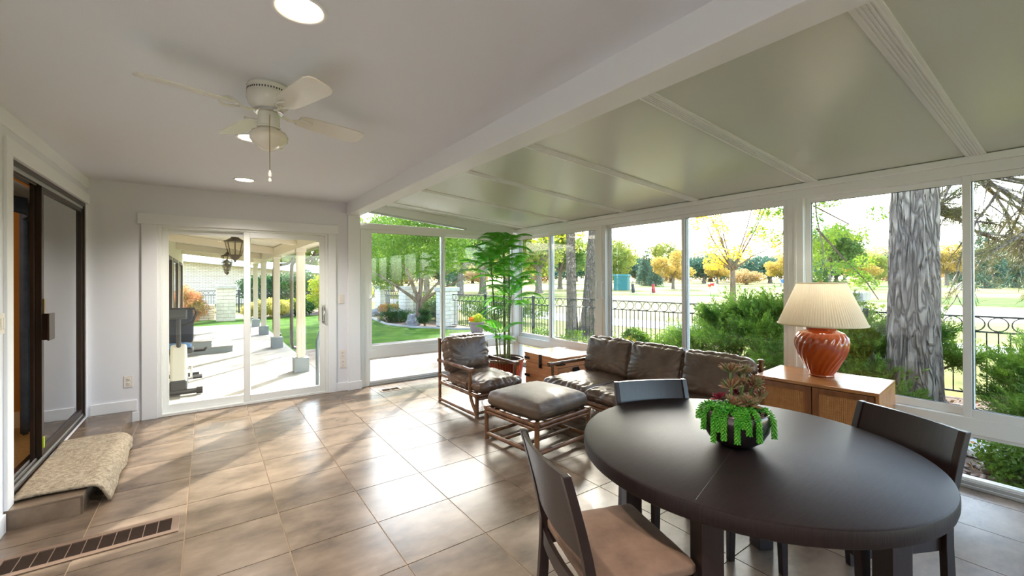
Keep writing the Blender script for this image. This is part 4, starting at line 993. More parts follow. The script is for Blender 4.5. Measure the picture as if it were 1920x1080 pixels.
# hanging lanterns
ll_ = ['nearest and largest bronze porch lantern', 'second bronze porch lantern, half behind the nearest', 'third bronze porch lantern down the porch', 'farthest bronze porch lantern, lowest in the row']
LG = glassmat('lantern_glass', (.92, .9, .82, 1), 1.5); LM = mat('aged_bronze', rgb(86, 72, 54), .5, metal=.5)
for k, (x, y) in enumerate(((.34, 7.95), (.40, 13.0), (.47, 16.2), (.50, 16.95))):
    zt = [2.28, 2.28, 2.22, 2.15][k]; s = [1.0, 1.0, 1.0, .9][k]; t = thing('porch_lantern', ll_[k], 'lantern', (x, y, zt-.10), 0, 'hanging porch lanterns')
    MB().tube([(0, 0, .0), (0, 0, pz(x)-zt+.10-.002)], .008, 6).build('rod', LM, t)
    MB().lathe([(0, .03), (.03, .02), (.06, -.03), (.13*s, -.07), (.15*s, -.075), (.15*s, -.09), (.0, -.09)], n=8).build('roof_cap', LM, t)
    m = MB()
    for q in range(8):
        a = 2*PI*q/8; m.tube([(.135*s*math.cos(a), .135*s*math.sin(a), -.085), (.085*s*math.cos(a), .085*s*math.sin(a), -.30)], .006, 4)
    m.ring((0, 0, -.30), .088*s, .008, 'z', 8, 4); m.lathe([(0, -.41), (.012, -.40), (.016, -.38), (.05, -.35), (.09*s, -.30), (0, -.295)], n=8); m.build('cage', LM, t)
    gm_ = MB().lathe([(.128*s, -.088), (.080*s, -.298)], n=8); gm_.f = [f for f in gm_.f if len(f) == 4]; gm_.build('glass_panel', LG, t)
    m = MB()
    for q in range(3): a = 2*PI*q/3; m.tube([(.03*math.cos(a), .03*math.sin(a), -.29), (.03*math.cos(a), .03*math.sin(a), -.20)], .008, 6)
    m.build('candle', PLAST, t)
# handrail by the porch edge
o = MB().tube([(1.26, 6.56, 0), (1.26, 6.56, .62), (1.33, 6.62, .80), (1.55, 6.9, .80)], .022, 8).build('handrail', mat('grey_rail', rgb(96, 104, 110), .4, metal=.4), smooth=30); tag(o, 'grey metal handrail at the porch edge outside the door', 'handrail')

# exercise bike -----------------------------------------------------------------
bk = thing('exercise_bike', 'recumbent exercise bike on the porch behind the left door pane', 'exercise bike', (-.32, 6.98, 0))
BKW = mat('bike_plastic_white', rgb(206, 202, 192), .4); BKD = mat('bike_charcoal', rgb(58, 60, 62), .45); BKP = mat('bike_black_rubber', rgb(34, 34, 36), .6)
m = MB(); m.tube([(-.22, 0, .05), (.20, 0, .05)], .032, 12); m.build('front_foot', BKD, bk, smooth=True)
m = MB(); m.tube([(.19, 0, .05), (.255, 0, .05)], .044, 12); m.tube([(-.22, 0, .05), (-.28, 0, .05)], .044, 12); m.build('foot_cap', BKP, bk, smooth=True)
yz = [(.0, .12), (.02, .30), (.06, .58), (.14, .66), (.26, .60), (.42, .34), (.46, .12)]
m = yz_prism(MB(), yz, -.085, .085); m.build('front_shroud', BKW, bk, bevel=.03, smooth=True, seg=3)
MB().box(-.09, .09, -.01, .50, .05, .20).build('lower_cover', BKD, bk, bevel=.02, smooth=True)
m = MB(); m.tube([(0, .12, .55), (0, .10, 1.02)], .026, 12); m.build('console_mast', BKD, bk, smooth=True)
m = MB(); m.cbox((-.02, .08, 1.06), (.22, .10, .14), rx=-.3); m.build('console', BKD, bk, bevel=.02, smooth=True)
m = MB(); m.tube([(-.22, .06, 1.12), (.17, .06, 1.12), (.19, .07, 1.06), (.15, .10, .94), (.08, .12, .91), (-.14, .12, .91), (-.2, .10, .95), (-.24, .07, 1.08)], .016, 8); m.build('handlebar', BKP, bk, smooth=True)
m = MB(); m.tube([(0, .3, .08), (0, 1.2, .08)], .035, 8); m.tube([(-.25, 1.2, .05), (.2, 1.2, .05)], .03, 8); m.build('frame_rail', BKD, bk, smooth=True)
for s in (-1, 1):
    m = MB(); m.tube([(s*.10, .22, .33), (s*.13, .22, .33), (s*.13, .16-.05*s, .33-.12*s), (s*.17, .16-.05*s, .33-.12*s)], .012, 8); m.build('crank', CHROME, bk, smooth=True)
    m = MB(); m.cbox((s*.20, .16-.05*s, .33-.12*s), (.10, .09, .025), rx=.2); m.build('pedal', BKP, bk, bevel=.005)
o = link('seat_pad', cushion(.40, .36, .08, r=.03, puff=.01, n=8), BKD, bk, smooth=80); o.location = (-.06, .95, .47)
o = link('seat_cushion', cushion(.34, .28, .05, r=.02, puff=.015, n=8), mat('blue_fabric', rgb(84, 122, 168), .8), bk, smooth=80); o.location = (-.06, .92, .535)
m = MB(); m.tube([(0, 1.0, .1), (-.05, .98, .45)], .04, 8); m.build('seat_post', BKD, bk)
o = link('backrest', cushion(.42, .50, .05, r=.024, puff=.01, n=8), mat('dark_mesh', rgb(44, 48, 60), .8), bk, smooth=80); o.location = (-.08, 1.16, .80); o.rotation_euler = (math.radians(80), 0, 0)
m = MB(); m.tube([(-.28, .95, .44), (.22, .95, .44), (.27, .90, .45), (.29, .86, .49)], .016, 8); m.build('side_grip', BKP, bk, smooth=True)

# neighbouring house -------------------------------------------------------------
nh = thing('neighbour_house', 'low white brick house with a white roof edge beyond the garden', 'house', (0, 34, G))
bmat = bpy.data.materials.new('white_brick_wall'); bmat.use_nodes = True; n_ = bmat.node_tree.nodes; l_ = bmat.node_tree.links
bt = n_.new('ShaderNodeTexBrick'); tcx = n_.new('ShaderNodeTexCoord'); mpx = n_.new('ShaderNodeMapping'); mpx.inputs['Rotation'].default_value = (PI/2, 0, 0)
l_.new(tcx.outputs['Object'], mpx.inputs[0]); l_.new(mpx.outputs[0], bt.inputs[0]); bt.inputs['Scale'].default_value = 1.0; bt.inputs['Brick Width'].default_value = .30; bt.inputs['Row Height'].default_value = .09; bt.inputs['Mortar Size'].default_value = .010
bt.inputs['Color1'].default_value = rgb(204, 186, 164); bt.inputs['Color2'].default_value = rgb(220, 206, 186); bt.inputs['Mortar'].default_value = rgb(140, 126, 112)
l_.new(bt.outputs[0], n_['Principled BSDF'].inputs['Base Color']); n_['Principled BSDF'].inputs['Roughness'].default_value = .9
xz_prism(MB(), [(-5, 0), (9.5, 0), (9.5, 1.85), (5, 2.15), (-1.2, 2.75), (-5, 3.1)], 0, 6).build('brick_wall', bmat, nh)
xz_prism(MB(), [(-5, 3.10), (-1.2, 2.75), (5, 2.15), (10.5, 1.80), (10.5, 2.05), (5, 2.75), (-1.2, 2.95), (-5, 3.4)], -.9, 7).build('roof', mat('white_roof', rgb(226, 224, 220), .7), nh)
m = MB()
for x in (3.2, 5.0, 6.8): m.box(x, x+1.0, -.03, .0, .7, 1.7)
m.build('window', mat('house_window', rgb(70, 74, 76), .2), nh)

# brick pillars ------------------------------------------------------------------
def pillar(label, x, y, w_, h_, courses, rz=0, z0=G):
    t = thing('brick_pillar', label, 'pillar', (x, y, z0), rz)
    ch_ = (h_-.1)/courses; me = MB().box(-w_/2, w_/2, -w_/2, w_/2, .006, ch_-.004).mesh('brick_course')
    MB().box(-w_/2+.012, w_/2-.012, -w_/2+.012, w_/2-.012, 0, h_-.1).build('core', GROUT, t)
    for k in range(courses):
        # two bricks a course, joints staggered
        j = (w_*.12 if k % 2 else -w_*.14)
        for (a, b) in ((-w_/2, j-.003), (j+.003, w_/2)):
            o = MB().box(a, b, -w_/2, w_/2, .005, ch_-.004).build('brick', BRICK, t, bevel=.006, seg=1); o.location = (random.uniform(-.003, .003), random.uniform(-.003, .003), k*ch_)
    MB().box(-w_/2-.05, w_/2+.05, -w_/2-.05, w_/2+.05, h_-.1, h_+.03).build('cap_stone', CAPST, t, bevel=.012)
pillar('white brick pillar farthest left beyond the back lawn', 6.5, 19.4, .50, 1.28, 9, .2)
pillar('white brick pillar in the middle, behind the garden tree', 6.55, 16.5, .50, 1.28, 9, .2)
pillar('white brick pillar nearest, at the end of the ring fence', 6.62, 13.15, .52, 1.28, 9, .2)
pillar('brick pillar standing in the junipers behind the table lamp', 8.35, 2.52, .5, 1.33, 9, .1)
pillar('white brick pillar between the shrubs beyond the porch', .55, 20.1, .62, 1.35, 9, 0)
o = MB((-2.4, 20.3, G)).box(-5, .2, 20.2, 20.45, G, G+.62).build('garden_wall', bmat); o.location = (-2.4, 20.75, G); tag(o, 'low white brick garden wall behind the orange shrub', 'wall')

# ring-top iron fence ------------------------------------------------------------
picket_me = MB().cbox((0, 0, .40), (.014, .014, .80)).mesh('picket')
ring_me = MB().ring((0, 0, 0), .088, .008, 'y', 16, 4).mesh('ring')
H_F = 1.08
def fence_panel(a, b, label, pickets=True):
    a = Vector((a[0], a[1], G)); b = Vector((b[0], b[1], G)); L = (b-a).length; ang = math.atan2(b.y-a.y, b.x-a.x)
    t = thing('iron_fence', label, 'fence', a, ang)
    for z in (.06, H_F-.21, H_F-.012):
        MB().box(0, L, -.011, .011, z, z+.022).build('rail', FENCE, t)
    MB().box(-.03, .03, -.03, .03, 0, H_F+.05).build('post', FENCE, t, bevel=.004)
    n = int(L/.1)
    for k in range(1, n):
        o = bpy.data.objects.new('picket', picket_me); COL.objects.link(o); o.parent = t; o.location = (k*L/n, 0, .07)
    if not picket_me.materials: picket_me.materials.append(FENCE)
    if not ring_me.materials: ring_me.materials.append(FENCE)
    n = int(L/.2)
    for k in range(n):
        o = bpy.data.objects.new('ring', ring_me); COL.objects.link(o); o.parent = t; o.location = ((k+.5)*L/n, 0, H_F-.098)
FP = [(8.55, -1.6), (8.30, .35), (8.05, 2.15), (8.0, 3.0), (7.92, 5.0), (7.62, 7.2), (7.25, 9.2), (6.95, 11.2), (6.70, 12.9)]
FL = ['ring-top iron fence panel at the right edge behind the junipers', 'ring-top iron fence panel behind the pine trunk', 'short iron fence panel beside the brick pillar behind the lamp', 'ring-top iron fence panel behind the big juniper', 'ring-top iron fence panel straight behind the sofa', 'ring-top iron fence panel in front of the twin trunks', 'ring-top iron fence panel seen behind the palm', 'ring-top iron fence panel ending at the nearest brick pillar']
for k in range(8): fence_panel(FP[k], FP[k+1], FL[k])
fence_panel((6.75, 13.4), (6.65, 16.2), 'iron fence panel between the nearest and middle brick pillars'); fence_panel((6.6, 16.8), (6.5, 19.1), 'iron fence panel between the middle and far brick pillars')
fence_panel((1.2, 24.4), (6.2, 23.2), 'iron fence panel beyond the porch lawn')
fence_panel((-3.2, 24.6), (1.2, 24.4), 'dark iron fence panel left of the porch view')

# flower pot on a slab, bowl planter, rocks -----------------------------------------
o = MB((5.9, 10.2, G)).box(5.35, 6.5, 9.85, 10.5, G, G+.10).build('stone_slab', CAPST, bevel=.01); o.location = (5.9, 10.2, G); tag(o, 'pale stone slab under the flower pot', 'slab')
fp = thing('flower_pot', 'ribbed grey flower pot with yellow and orange flowers on the slab', 'planter', (6.02, 10.15, G+.10))
MB().lathe([(0, 0), (.13, 0), (.15, .02), (.205, .27), (.225, .28), (.225, .32), (.20, .32), (.19, .28), (0, .27)], n=96, fn=lambda r, z, a: r+(.007*math.cos(a*16) if .01 < z < .27 else 0)).build('pot', mat('grey_pot', rgb(122, 110, 108), .8), fp, smooth=40)
link('foliage', leafmesh('foliage', blobpts([(0, 0, .38, .17), (.12, 0, .36, .14), (-.10, 0, .35, .12), (.05, 0, .46, .1)], 1300), .06, .25), L_YGR, fp, kind='stuff')
link('orange_flowers', leafmesh('flowers', blobpts([(-.20, -.04, .40, .06)], 160), .05, .9), mat('orange_petal', rgb(240, 140, 20), .6), fp)
bp_ = thing('bowl_planter', 'wide grey bowl planter with yellow flowers outside, behind the sofa', 'planter', (5.70, 4.55, G))
MB().lathe([(0, 0), (.22, 0), (.25, .02), (.30, .36), (.36, .46), (.38, .47), (.38, .49), (.35, .49), (.28, .40), (0, .38)], n=36).build('pot', CAPST, bp_, smooth=40)
link('foliage', leafmesh('foliage', blobpts([(0, 0, .55, .26), (.0, .05, .68, .12)], 2600), .07, .3), L_JUN, bp_, kind='stuff')
link('yellow_flowers', leafmesh('flowers', blobpts([(-.16, -.05, .55, .14), (.2, .0, .55, .12)], 700), .035, .9), mat('yellow_petal', rgb(226, 200, 60), .6), bp_, kind='stuff')
def rock(label, x, y, s, seed):
    bm = bmesh.new(); bmesh.ops.create_icosphere(bm, subdivisions=3, radius=1)
    for v in bm.verts:
        n1 = noise.fractal(v.co*1.3+Vector((seed*5, 0, 0)), 1, 2, 4); v.co *= 1+.35*n1; v.co.x *= s[0]; v.co.y *= s[1]; v.co.z = max(v.co.z*s[2], -.2*s[2])
    me = bpy.data.meshes.new('boulder'); bm.to_mesh(me); bm.free(); o = link('boulder', me, ROCK); o.location = (x, y, G+.15*s[2]); tag(o, label, 'rock')
rock('grey boulder beside the middle pillar', 6.05, 14.7, (.26, .24, .3), 1); rock('smaller dark grey boulder in front of the bed tree', 5.82, 14.1, (.24, .2, .2), 2)
rock('grey boulder at the left end of the curb bed', 6.0, 18.9, (.38, .3, .25), 3); rock('brown boulder behind the porch lawn', 2.6, 20.6, (.4, .3, .25), 4)

# shrubs -------------------------------------------------------------------------
def shrub(label, loc, blobs, n, size, m, aspect=.55, name='shrub', stems=True, cat='shrub'):
    t = thing(name, label, cat, loc)
    if stems:
        mb = MB(); r_ = random.Random(int(loc[0]*100+loc[1]*7))
        for b in blobs[:8]:
            mb.tube([(0, 0, -.03), (b[0]*.4, b[1]*.4, b[2]*.5), (b[0], b[1], b[2])], [.03, .02, .006], 5)
        mb.build('stems', BARKB, t)
    link('foliage', leafmesh('foliage', blobpts(blobs, n, .5), size, aspect), m, t, kind='stuff'); return t
def juniper(label, loc, blobs, n, seed, brown=True):
    """sprays of fine scale foliage pointing out and up from arching branches"""
    t = thing('juniper', label, 'shrub', loc); r_ = np.random.default_rng(seed); P = []; D = []; mb = MB()
    tot = sum(b[3]**2 for b in blobs)
    for (x, y, z, R_) in blobs:
        mb.tube([(0, 0, 0), (x*.5, y*.5, z*.45), (x, y, z)], [.045, .03, .012], 5)
        k = int(n*R_**2/tot/60)+2
        for _ in range(k):
            d = r_.normal(size=3); d[2] = abs(d[2])*.55+.1; d /= np.linalg.norm(d); L = R_*r_.uniform(.7, 1.25); b = np.array([x, y, z])-d*L*.15
            tip = b+d*L; tip[2] += .15*L
            s = r_.random(60)**.55; c = b+(tip-b)*s[:, None]; spread = r_.normal(size=(60, 3))*.13*R_*(1.15-s)[:, None]
            P.append(c+spread); dd = d+np.array([0, 0, .35])+r_.normal(size=(60, 3))*.45; D.append(dd/np.linalg.norm(dd, axis=1)[:, None])
    P = np.concatenate(P); D = np.concatenate(D); P[:, 2] = np.maximum(P[:, 2], .03)
    mb.build('branches', BARKB, t)
    link('foliage', leafmesh('foliage', P, .048, .2, D, .6), L_JUN, t, kind='stuff'); return t
# big juniper between the sofa and the lamp, arching to the right
jb = []
for (x, y, z, q) in ((.2, -1.25, 1.35, .34), (.3, -1.3, 1.1, .42), (.1, -.2, .95, .5), (-.2, -.6, .75, .5), (0, 0, .55, .5), (-.3, .5, .45, .5), (.3, -.5, .75, .5), (-.4, -.2, .5, .5), (.1, .9, .35, .45), (-.1, 1.3, .22, .4), (.3, -.9, .85, .45), (.1, -.7, 1.05, .42), (.2, -1.0, 1.25, .32), (-.3, -.8, .5, .5), (-.5, .3, .3, .45), (-.2, .1, .9, .38), (.2, .35, .72, .4), (-.5, -.9, .35, .45), (-.45, .9, .22, .35), (.25, -1.15, 1.0, .35), (0, -.4, .95, .4)): jb.append((x, y, z, q))
juniper('large spreading green juniper outside between the sofa and the lamp', (6.95, 3.65, G), jb, 150000, 3)
juniper('low green juniper under the fence between the lamp and the pine trunk', (7.35, 1.95, G), [(0, 0, .45, .5), (-.4, -.3, .3, .45), (.2, -.4, .55, .45), (-.3, .5, .3, .45), (.1, .5, .55, .42), (-.6, .1, .2, .4), (.35, -.8, .5, .4), (0, 0, .75, .45), (.1, -.6, .8, .4), (-.3, .1, .6, .45), (-.9, -.5, .1, .35), (-.9, .3, .1, .35)], 80000, 4)
juniper('tall juniper at the right edge with brown inner branches', (7.35, -.35, G), [(0, 0, .6, .6), (-.3, .5, .4, .5), (.1, .6, .75, .5), (-.5, 0, .45, .5), (0, -.6, .7, .6), (.1, .05, 1.15, .45), (0, .25, 1.4, .25), (-.6, .6, .2, .4), (-.7, -.4, .3, .5), (.1, .95, .35, .4), (-.2, -.9, 1.0, .5), (.1, .3, .9, .5), (-.2, .8, .55, .45), (.05, .15, 1.5, .3), (-.4, .3, .7, .5), (-.6, .8, .12, .4), (-.2, 1.0, .15, .4), (0, -.3, 1.2, .5)], 130000, 5)
shrub('small glossy green bush low against the right-hand glass', (5.05, .30, G), [(0, 0, .22, .24), (.1, .2, .16, .2), (-.02, -.25, .18, .24), (.25, 0, .2, .2), (-.12, .1, .1, .16), (.2, -.3, .24, .22)], 7000, .038, L_GRN, .6, 'low_bush')
shrub('low spreading dark green juniper with an orange patch in the curb bed', (5.75, 15.6, G), [(0, 0, .2, .4), (-.35, .1, .15, .35), (.35, -.1, .18, .35), (.1, -.2, .12, .35), (-.1, .1, .36, .25)], 9000, .05, L_DEC, .4)
shrub('orange-red low shrub in the curb bed', (5.75, 16.3, G), [(-.2, 0, .45, .28), (.15, 0, .5, .2)], 2200, .05, L_ORG, .6)
shrub('dark upright evergreen shrub left of the nearest pillar', (6.08, 13.75, G), [(0, 0, .25, .24), (0, 0, .5, .22), (.05, 0, .7, .14), (-.12, 0, .2, .18)], 6000, .045, L_DEC, .4)
shrub('green shrub mass behind the ring fence left of the palm', (8.9, 13.9, G), [(0, 0, .5, .7), (.6, -.8, .5, .7), (-.4, .8, .45, .6), (.2, -.3, .75, .5), (1.0, -1.5, .5, .6)], 13000, .08, L_JUN, .35)
shrub('green shrubs behind the fence between far and middle pillars', (8.1, 17.9, G), [(0, 0, .5, .7), (-.5, .9, .4, .6), (.4, -.8, .5, .6), (-.2, 1.8, .4, .6)], 8000, .09, L_JUN, .4)
shrub('yellow-green shrub at the left edge of the glass view', (5.7, 20.6, G), [(0, 0, .4, .5), (-.5, .3, .5, .5)], 4000, .08, L_YGR, .5)
shrub('dark shrub between nearest and middle pillars', (7.4, 14.9, G), [(0, 0, .4, .5), (.1, .8, .4, .5), (.2, 0, .8, .3)], 6000, .08, L_DEC, .5)
shrub('low green groundcover along the fence behind the palm', (7.0, 8.5, G), [(0, 0, .1, .35), (-.2, 1, .12, .35), (.1, -1, .1, .35), (.2, -1.9, .12, .4), (-.4, 2, .1, .4), (.3, -2.6, .1, .3)], 5000, .06, L_GRN, .5)
shrub('big orange and green shrub at the left of the porch view', (-.75, 19.5, G), [(0, 0, .7, .62), (-.6, .2, .75, .6), (.35, -.1, .55, .45), (-.2, 0, 1.15, .45), (.1, -.3, .35, .45), (-.8, 0, 1.2, .4), (.25, 0, .95, .35)], 20000, .055, L_ORG, .6)
shrub('yellow shrub right of the porch-view pillar', (1.62, 20.25, G), [(0, 0, .4, .45), (.4, 0, .45, .45), (-.3, .1, .35, .3), (.9, .1, .4, .4)], 6000, .075, leafmat('spirea_leaf', rgb(142, 156, 60), rgb(230, 200, 116), vs=3), .6)
shrub('yellow-green shrub low beside the farthest column', (2.3, 21.2, G), [(0, 0, .4, .5), (.7, 0, .4, .45)], 4000, .08, L_YGR, .6)
shrub('clipped rounded green shrub beyond the fence behind the columns', (3.4, 27.5, G), [(0, 0, 1.1, 1.1), (1.2, 0, 1.2, 1.1), (-1.2, 0, 1.1, 1.0), (2.2, .3, 1.0, .9)], 14000, .13, L_DEC, .6)
shrub('dark green mounded shrub at the lawn edge between the columns', (3.05, 20.9, G), [(0, 0, .3, .45), (.5, 0, .32, .4), (-.4, 0, .28, .4)], 5000, .07, L_DEC, .5)
shrub('tall bright yellow-green shrub at the right of the porch view', (5.1, 22.6, G), [(0, 0, .8, .8), (-.5, 0, 1.3, .7), (.6, .2, 1.4, .8), (0, 0, 1.9, .7), (.8, 0, .7, .7), (-.7, 0, .6, .6), (1.4, .3, 1.0, .8)], 16000, .1, L_YGR, .55)

# trees --------------------------------------------------------------------------
tree('small multi-stemmed green tree left, behind the far pillar', (7.0, 18.2, G), .09, .9, [(b[0]-7.0, b[1]-18.2, b[2]-G, b[3]) for b in crown(6.6, 18.0, 2.7, 1.9, 20, .75, .62, 3)], 20000, .085, L_GRN)
tree('multi-stemmed green garden tree in front of the middle pillar', (6.25, 14.6, G), .13, .75, [(b[0]-6.25, b[1]-14.6, b[2]-G, b[3]) for b in crown(6.3, 14.6, 2.85, 2.0, 24, .8, .55, 5)], 26000, .075, L_GRN, tips=[(-1.5, .7, 1.9), (-.9, -.3, 2.3), (.3, .2, 2.4), (1.1, -.6, 2.1), (1.5, -.9, 1.7), (-.2, .9, 2.3), (.7, .4, 2.6)])
# two large trunks outside the fence; their crowns shade the room
tree('left, straight one of the two thick trunks behind the ring fence', (8.75, 9.25, G), .14, 5.2, [(b[0]-8.75, b[1]-9.25, b[2]-G, b[3]) for b in crown(11.2, 9.2, 8.3, 3.7, 30, 1.2, .6, 8)+[(8.7, 9.6, 3.3, .8), (9.3, 8.8, 3.6, .7), (8.2, 10.2, 3.1, .7), (7.9, 11.2, 3.5, .9)]], 34000, .15, L_YGR, BARKT, forks=(-.05, .05, 5.2))
tree('right, leaning one of the two thick trunks behind the ring fence', (8.95, 8.85, G), .18, 5.5, [(b[0]-8.95, b[1]-8.85, b[2]-G, b[3]) for b in crown(9.8, 6.0, 8.4, 3.6, 28, 1.2, .55, 9)], 26000, .15, L_YGR, BARKT, forks=(.35, -.25, 5.5))
# yellow-leaved tree beyond the fence
yt = [(b[0]-16.6, b[1]-8.55, b[2]-G, b[3]) for b in crown(16.6, 8.55, 3.9, 2.0, 26, .42, .95, 21)]
tree('sparse yellow-leaved tree standing alone on the fairway behind the sofa', (16.6, 8.55, G), .11, 1.9, yt, 4200, .11, L_YEL, BARKB, tips=[(b[0]*1.1, b[1]*1.1, b[2]) for b in yt[:14]])

# ponderosa-like trunk right outside the glass, with its branches
pt = thing('pine_tree', 'thick grey furrowed pine trunk right outside the glass beside the lamp', 'tree', (7.02, 1.42, G))
def bark(u, v):
    z = -.1+6.2*v; a = u*2*PI; R_ = .225+.05*math.exp(-z*2.2)-.010*z; cx_ = -.035*z+.01*z*z; cyy = -.01*z
    q_ = Vector((math.cos(a)*2.6, math.sin(a)*2.6, z*1.15)); q_ += Vector((noise.noise(q_*1.7), noise.noise(q_*1.7+Vector((9, 0, 0))), 0))*.35
    vd = noise.voronoi(q_*1.25, distance_metric='DISTANCE')[0]; rid = min(1, (vd[1]-vd[0])*3.2)
    R_ += .026*rid**.6+.006*noise.noise(Vector((math.cos(a)*9, math.sin(a)*9, z*7))); return (cx_+R_*math.cos(a), cyy+R_*math.sin(a), z)
MB().grid(bark, 220, 150, closed_u=True).build('trunk', BARKG, pt, smooth=50)
P_, D_ = [], []; m = MB(); r_ = random.Random(31)
def twig(p, d, L, lev, w_):
    p = Vector(p); d = Vector(d).normalized(); pts = [p]; n = 5
    for i in range(n):
        d = (d+Vector((r_.uniform(-.22, .22), r_.uniform(-.22, .22), r_.uniform(-.2, .14)))).normalized(); pts.append(pts[-1]+d*L/n)
    m.tube(pts, [w_*(1-.75*i/n) for i in range(n+1)], 5)
    if lev > 0:
        for i in range(1, n+1):
            for s in (-1, 1):
                if r_.random() < .8: twig(pts[i], d+Vector((r_.uniform(-.9, .9), r_.uniform(-.9, .9), r_.uniform(-.35, .35))), L*.42, lev-1, w_*.5)
    else:
        for i in (2, 3, 4, 5):
            for _ in range(8):
                P_.append(pts[i]+Vector([r_.gauss(0, .03) for _ in range(3)])); D_.append(tuple((d+Vector([r_.gauss(0, .7) for _ in range(3)])).normalized()))
for (z, az, L, el) in ((3.0, -.30, 2.6, -.16), (3.3, -.42, 3.0, -.22), (2.6, -.36, 2.2, -.12), (2.45, -.12, 1.0, -.05), (2.9, -.75, 2.4, -.05), (4.2, -1.6, 3.5, -.25), (4.6, .6, 3, 0), (5.2, 2.2, 2.6, .1), (5.4, 1.2, 2.6, .1), (5.6, -2.6, 2.5, .0), (5.0, -.5, 3, 0)):
    d = (math.cos(az), math.sin(az), math.tan(el)); twig((-.035*z+.2*math.cos(az), .2*math.sin(az), z), d, L, 2, .035)
m.build('branches', BARKG, pt)
link('needles', leafmesh('needles', [tuple(p) for p in P_], .12, .06, np.array(D_), .6), L_PIN, pt, kind='stuff')

# leafy branch hanging before the fairway, grown from the locust on the right of the post
lt = thing('hanging_branch', 'leafy green branches hanging in front of the window beside the pine trunk', 'branch', (8.6, 3.4, 4.2))
m = MB(); bl3 = []
for pts in ([(0, 0, 0), (-.3, -.5, -1.2), (-.5, -.6, -1.7), (-.55, -.7, -2.2), (-.6, -.75, -2.7)], [(0, 0, 0), (-.35, -.2, -1.2), (-.55, -.15, -1.8), (-.6, -.1, -2.1)], [(-.5, -.6, -1.9), (-.3, -.9, -2.4), (-.2, -1.15, -2.75), (-.15, -1.3, -3.05)], [(0, 0, 0), (-.2, .3, -1.0), (-.4, .35, -1.6)], [(-.35, -.5, -1.5), (-.2, -.95, -1.85)]):
    m.tube(pts, [.016*(1-.8*i/len(pts)) for i in range(len(pts))], 6)
    for p in pts[1:]:
        for _ in range(3): bl3.append((p[0]+random.uniform(-.35, .35), p[1]+random.uniform(-.35, .35), p[2]+random.uniform(-.25, .3), .17))
m.build('twigs', BARKB, lt); link('foliage', leafmesh('foliage', blobpts(bl3, 6500), .05, .45), leafmat('locust_leaf', rgb(84, 134, 36), rgb(170, 184, 64), vs=1.5, trans=.5), lt, kind='stuff')

# distant trees: one of each kind, then copies with their own size and turn
def far_proto(label, m, kind, seed, group, name='distant_tree'):
    if kind == 'cone': bl = [(0, 0, 1.2+.9*k, 1.9*(1-k/9)+.3) for k in range(8)]; bl += [(.9*math.cos(k*2.4), .9*math.sin(k*2.4), 1.2+.5*k, 1.1*(1-k/13)) for k in range(11)]; n, s = 9000, .24
    elif kind == 'wide': bl = crown(0, 0, 4.6, 3.4, 22, 1.3, .75, seed); n, s = 9000, .30
    else: bl = crown(0, 0, 2.2, 3.6, 16, 1.5, .35, seed); n, s = 7000, .32
    return tree(label, (0, 0, G), .28, 2.0 if kind != 'low' else .8, bl, n, s, m, BARKG if kind == 'wide' else BARKB, group, name=name)
def place(p, first, x, y, s, rz, label=None, sz=1.0):
    o = p if first else dup(p); o.location = (x, y, G); o.rotation_euler = (0, 0, rz); o.scale = (s, s, s*sz)
    if label: o['label'] = label
    return o
def cam_xy(px, depth): # a point on the ground seen in direction px at a distance from the camera
    l = (px-960)/800.73*depth; return (fwd.x*depth+rgt.x*l, fwd.y*depth+rgt.y*l)
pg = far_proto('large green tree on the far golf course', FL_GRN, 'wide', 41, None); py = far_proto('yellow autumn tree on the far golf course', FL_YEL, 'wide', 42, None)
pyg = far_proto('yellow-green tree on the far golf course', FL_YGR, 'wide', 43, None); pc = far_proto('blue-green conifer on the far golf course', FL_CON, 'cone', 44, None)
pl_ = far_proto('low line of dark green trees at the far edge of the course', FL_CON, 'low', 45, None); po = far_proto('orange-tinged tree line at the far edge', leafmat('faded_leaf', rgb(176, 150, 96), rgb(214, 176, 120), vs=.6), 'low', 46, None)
used = set()
def far(p, px, d, s, label, sz=1.0, group=None):
    f = p.name not in used; used.add(p.name); x, y = cam_xy(px, d); o = place(p, f, x, y, s, random.uniform(0, 6), label, sz)
    if group: o['group'] = group
    return o
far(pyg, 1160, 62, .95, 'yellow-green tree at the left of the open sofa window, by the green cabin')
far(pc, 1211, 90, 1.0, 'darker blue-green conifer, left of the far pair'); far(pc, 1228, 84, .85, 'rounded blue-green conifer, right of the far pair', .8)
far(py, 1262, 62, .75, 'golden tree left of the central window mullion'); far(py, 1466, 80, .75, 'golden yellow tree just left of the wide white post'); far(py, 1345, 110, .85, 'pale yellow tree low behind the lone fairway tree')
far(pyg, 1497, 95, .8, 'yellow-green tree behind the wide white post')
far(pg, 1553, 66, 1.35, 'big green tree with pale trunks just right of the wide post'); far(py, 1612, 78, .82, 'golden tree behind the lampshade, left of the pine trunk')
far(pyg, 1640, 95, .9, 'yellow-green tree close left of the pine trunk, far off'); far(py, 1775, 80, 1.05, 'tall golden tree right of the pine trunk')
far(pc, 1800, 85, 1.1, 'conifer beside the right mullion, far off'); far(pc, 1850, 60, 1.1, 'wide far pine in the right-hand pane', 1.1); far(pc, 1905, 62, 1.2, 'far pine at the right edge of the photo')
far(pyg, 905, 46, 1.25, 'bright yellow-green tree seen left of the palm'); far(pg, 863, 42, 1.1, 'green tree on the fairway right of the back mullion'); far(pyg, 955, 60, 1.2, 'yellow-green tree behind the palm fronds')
far(pyg, 1010, 48, 1.3, 'yellow-green tree in the narrow corner pane'); far(pg, 1050, 66, 1.2, 'green tree between corner mullion and thick trunk'); far(pyg, 1130, 75, 1.2, 'yellow-green tree right of the leaning trunk')
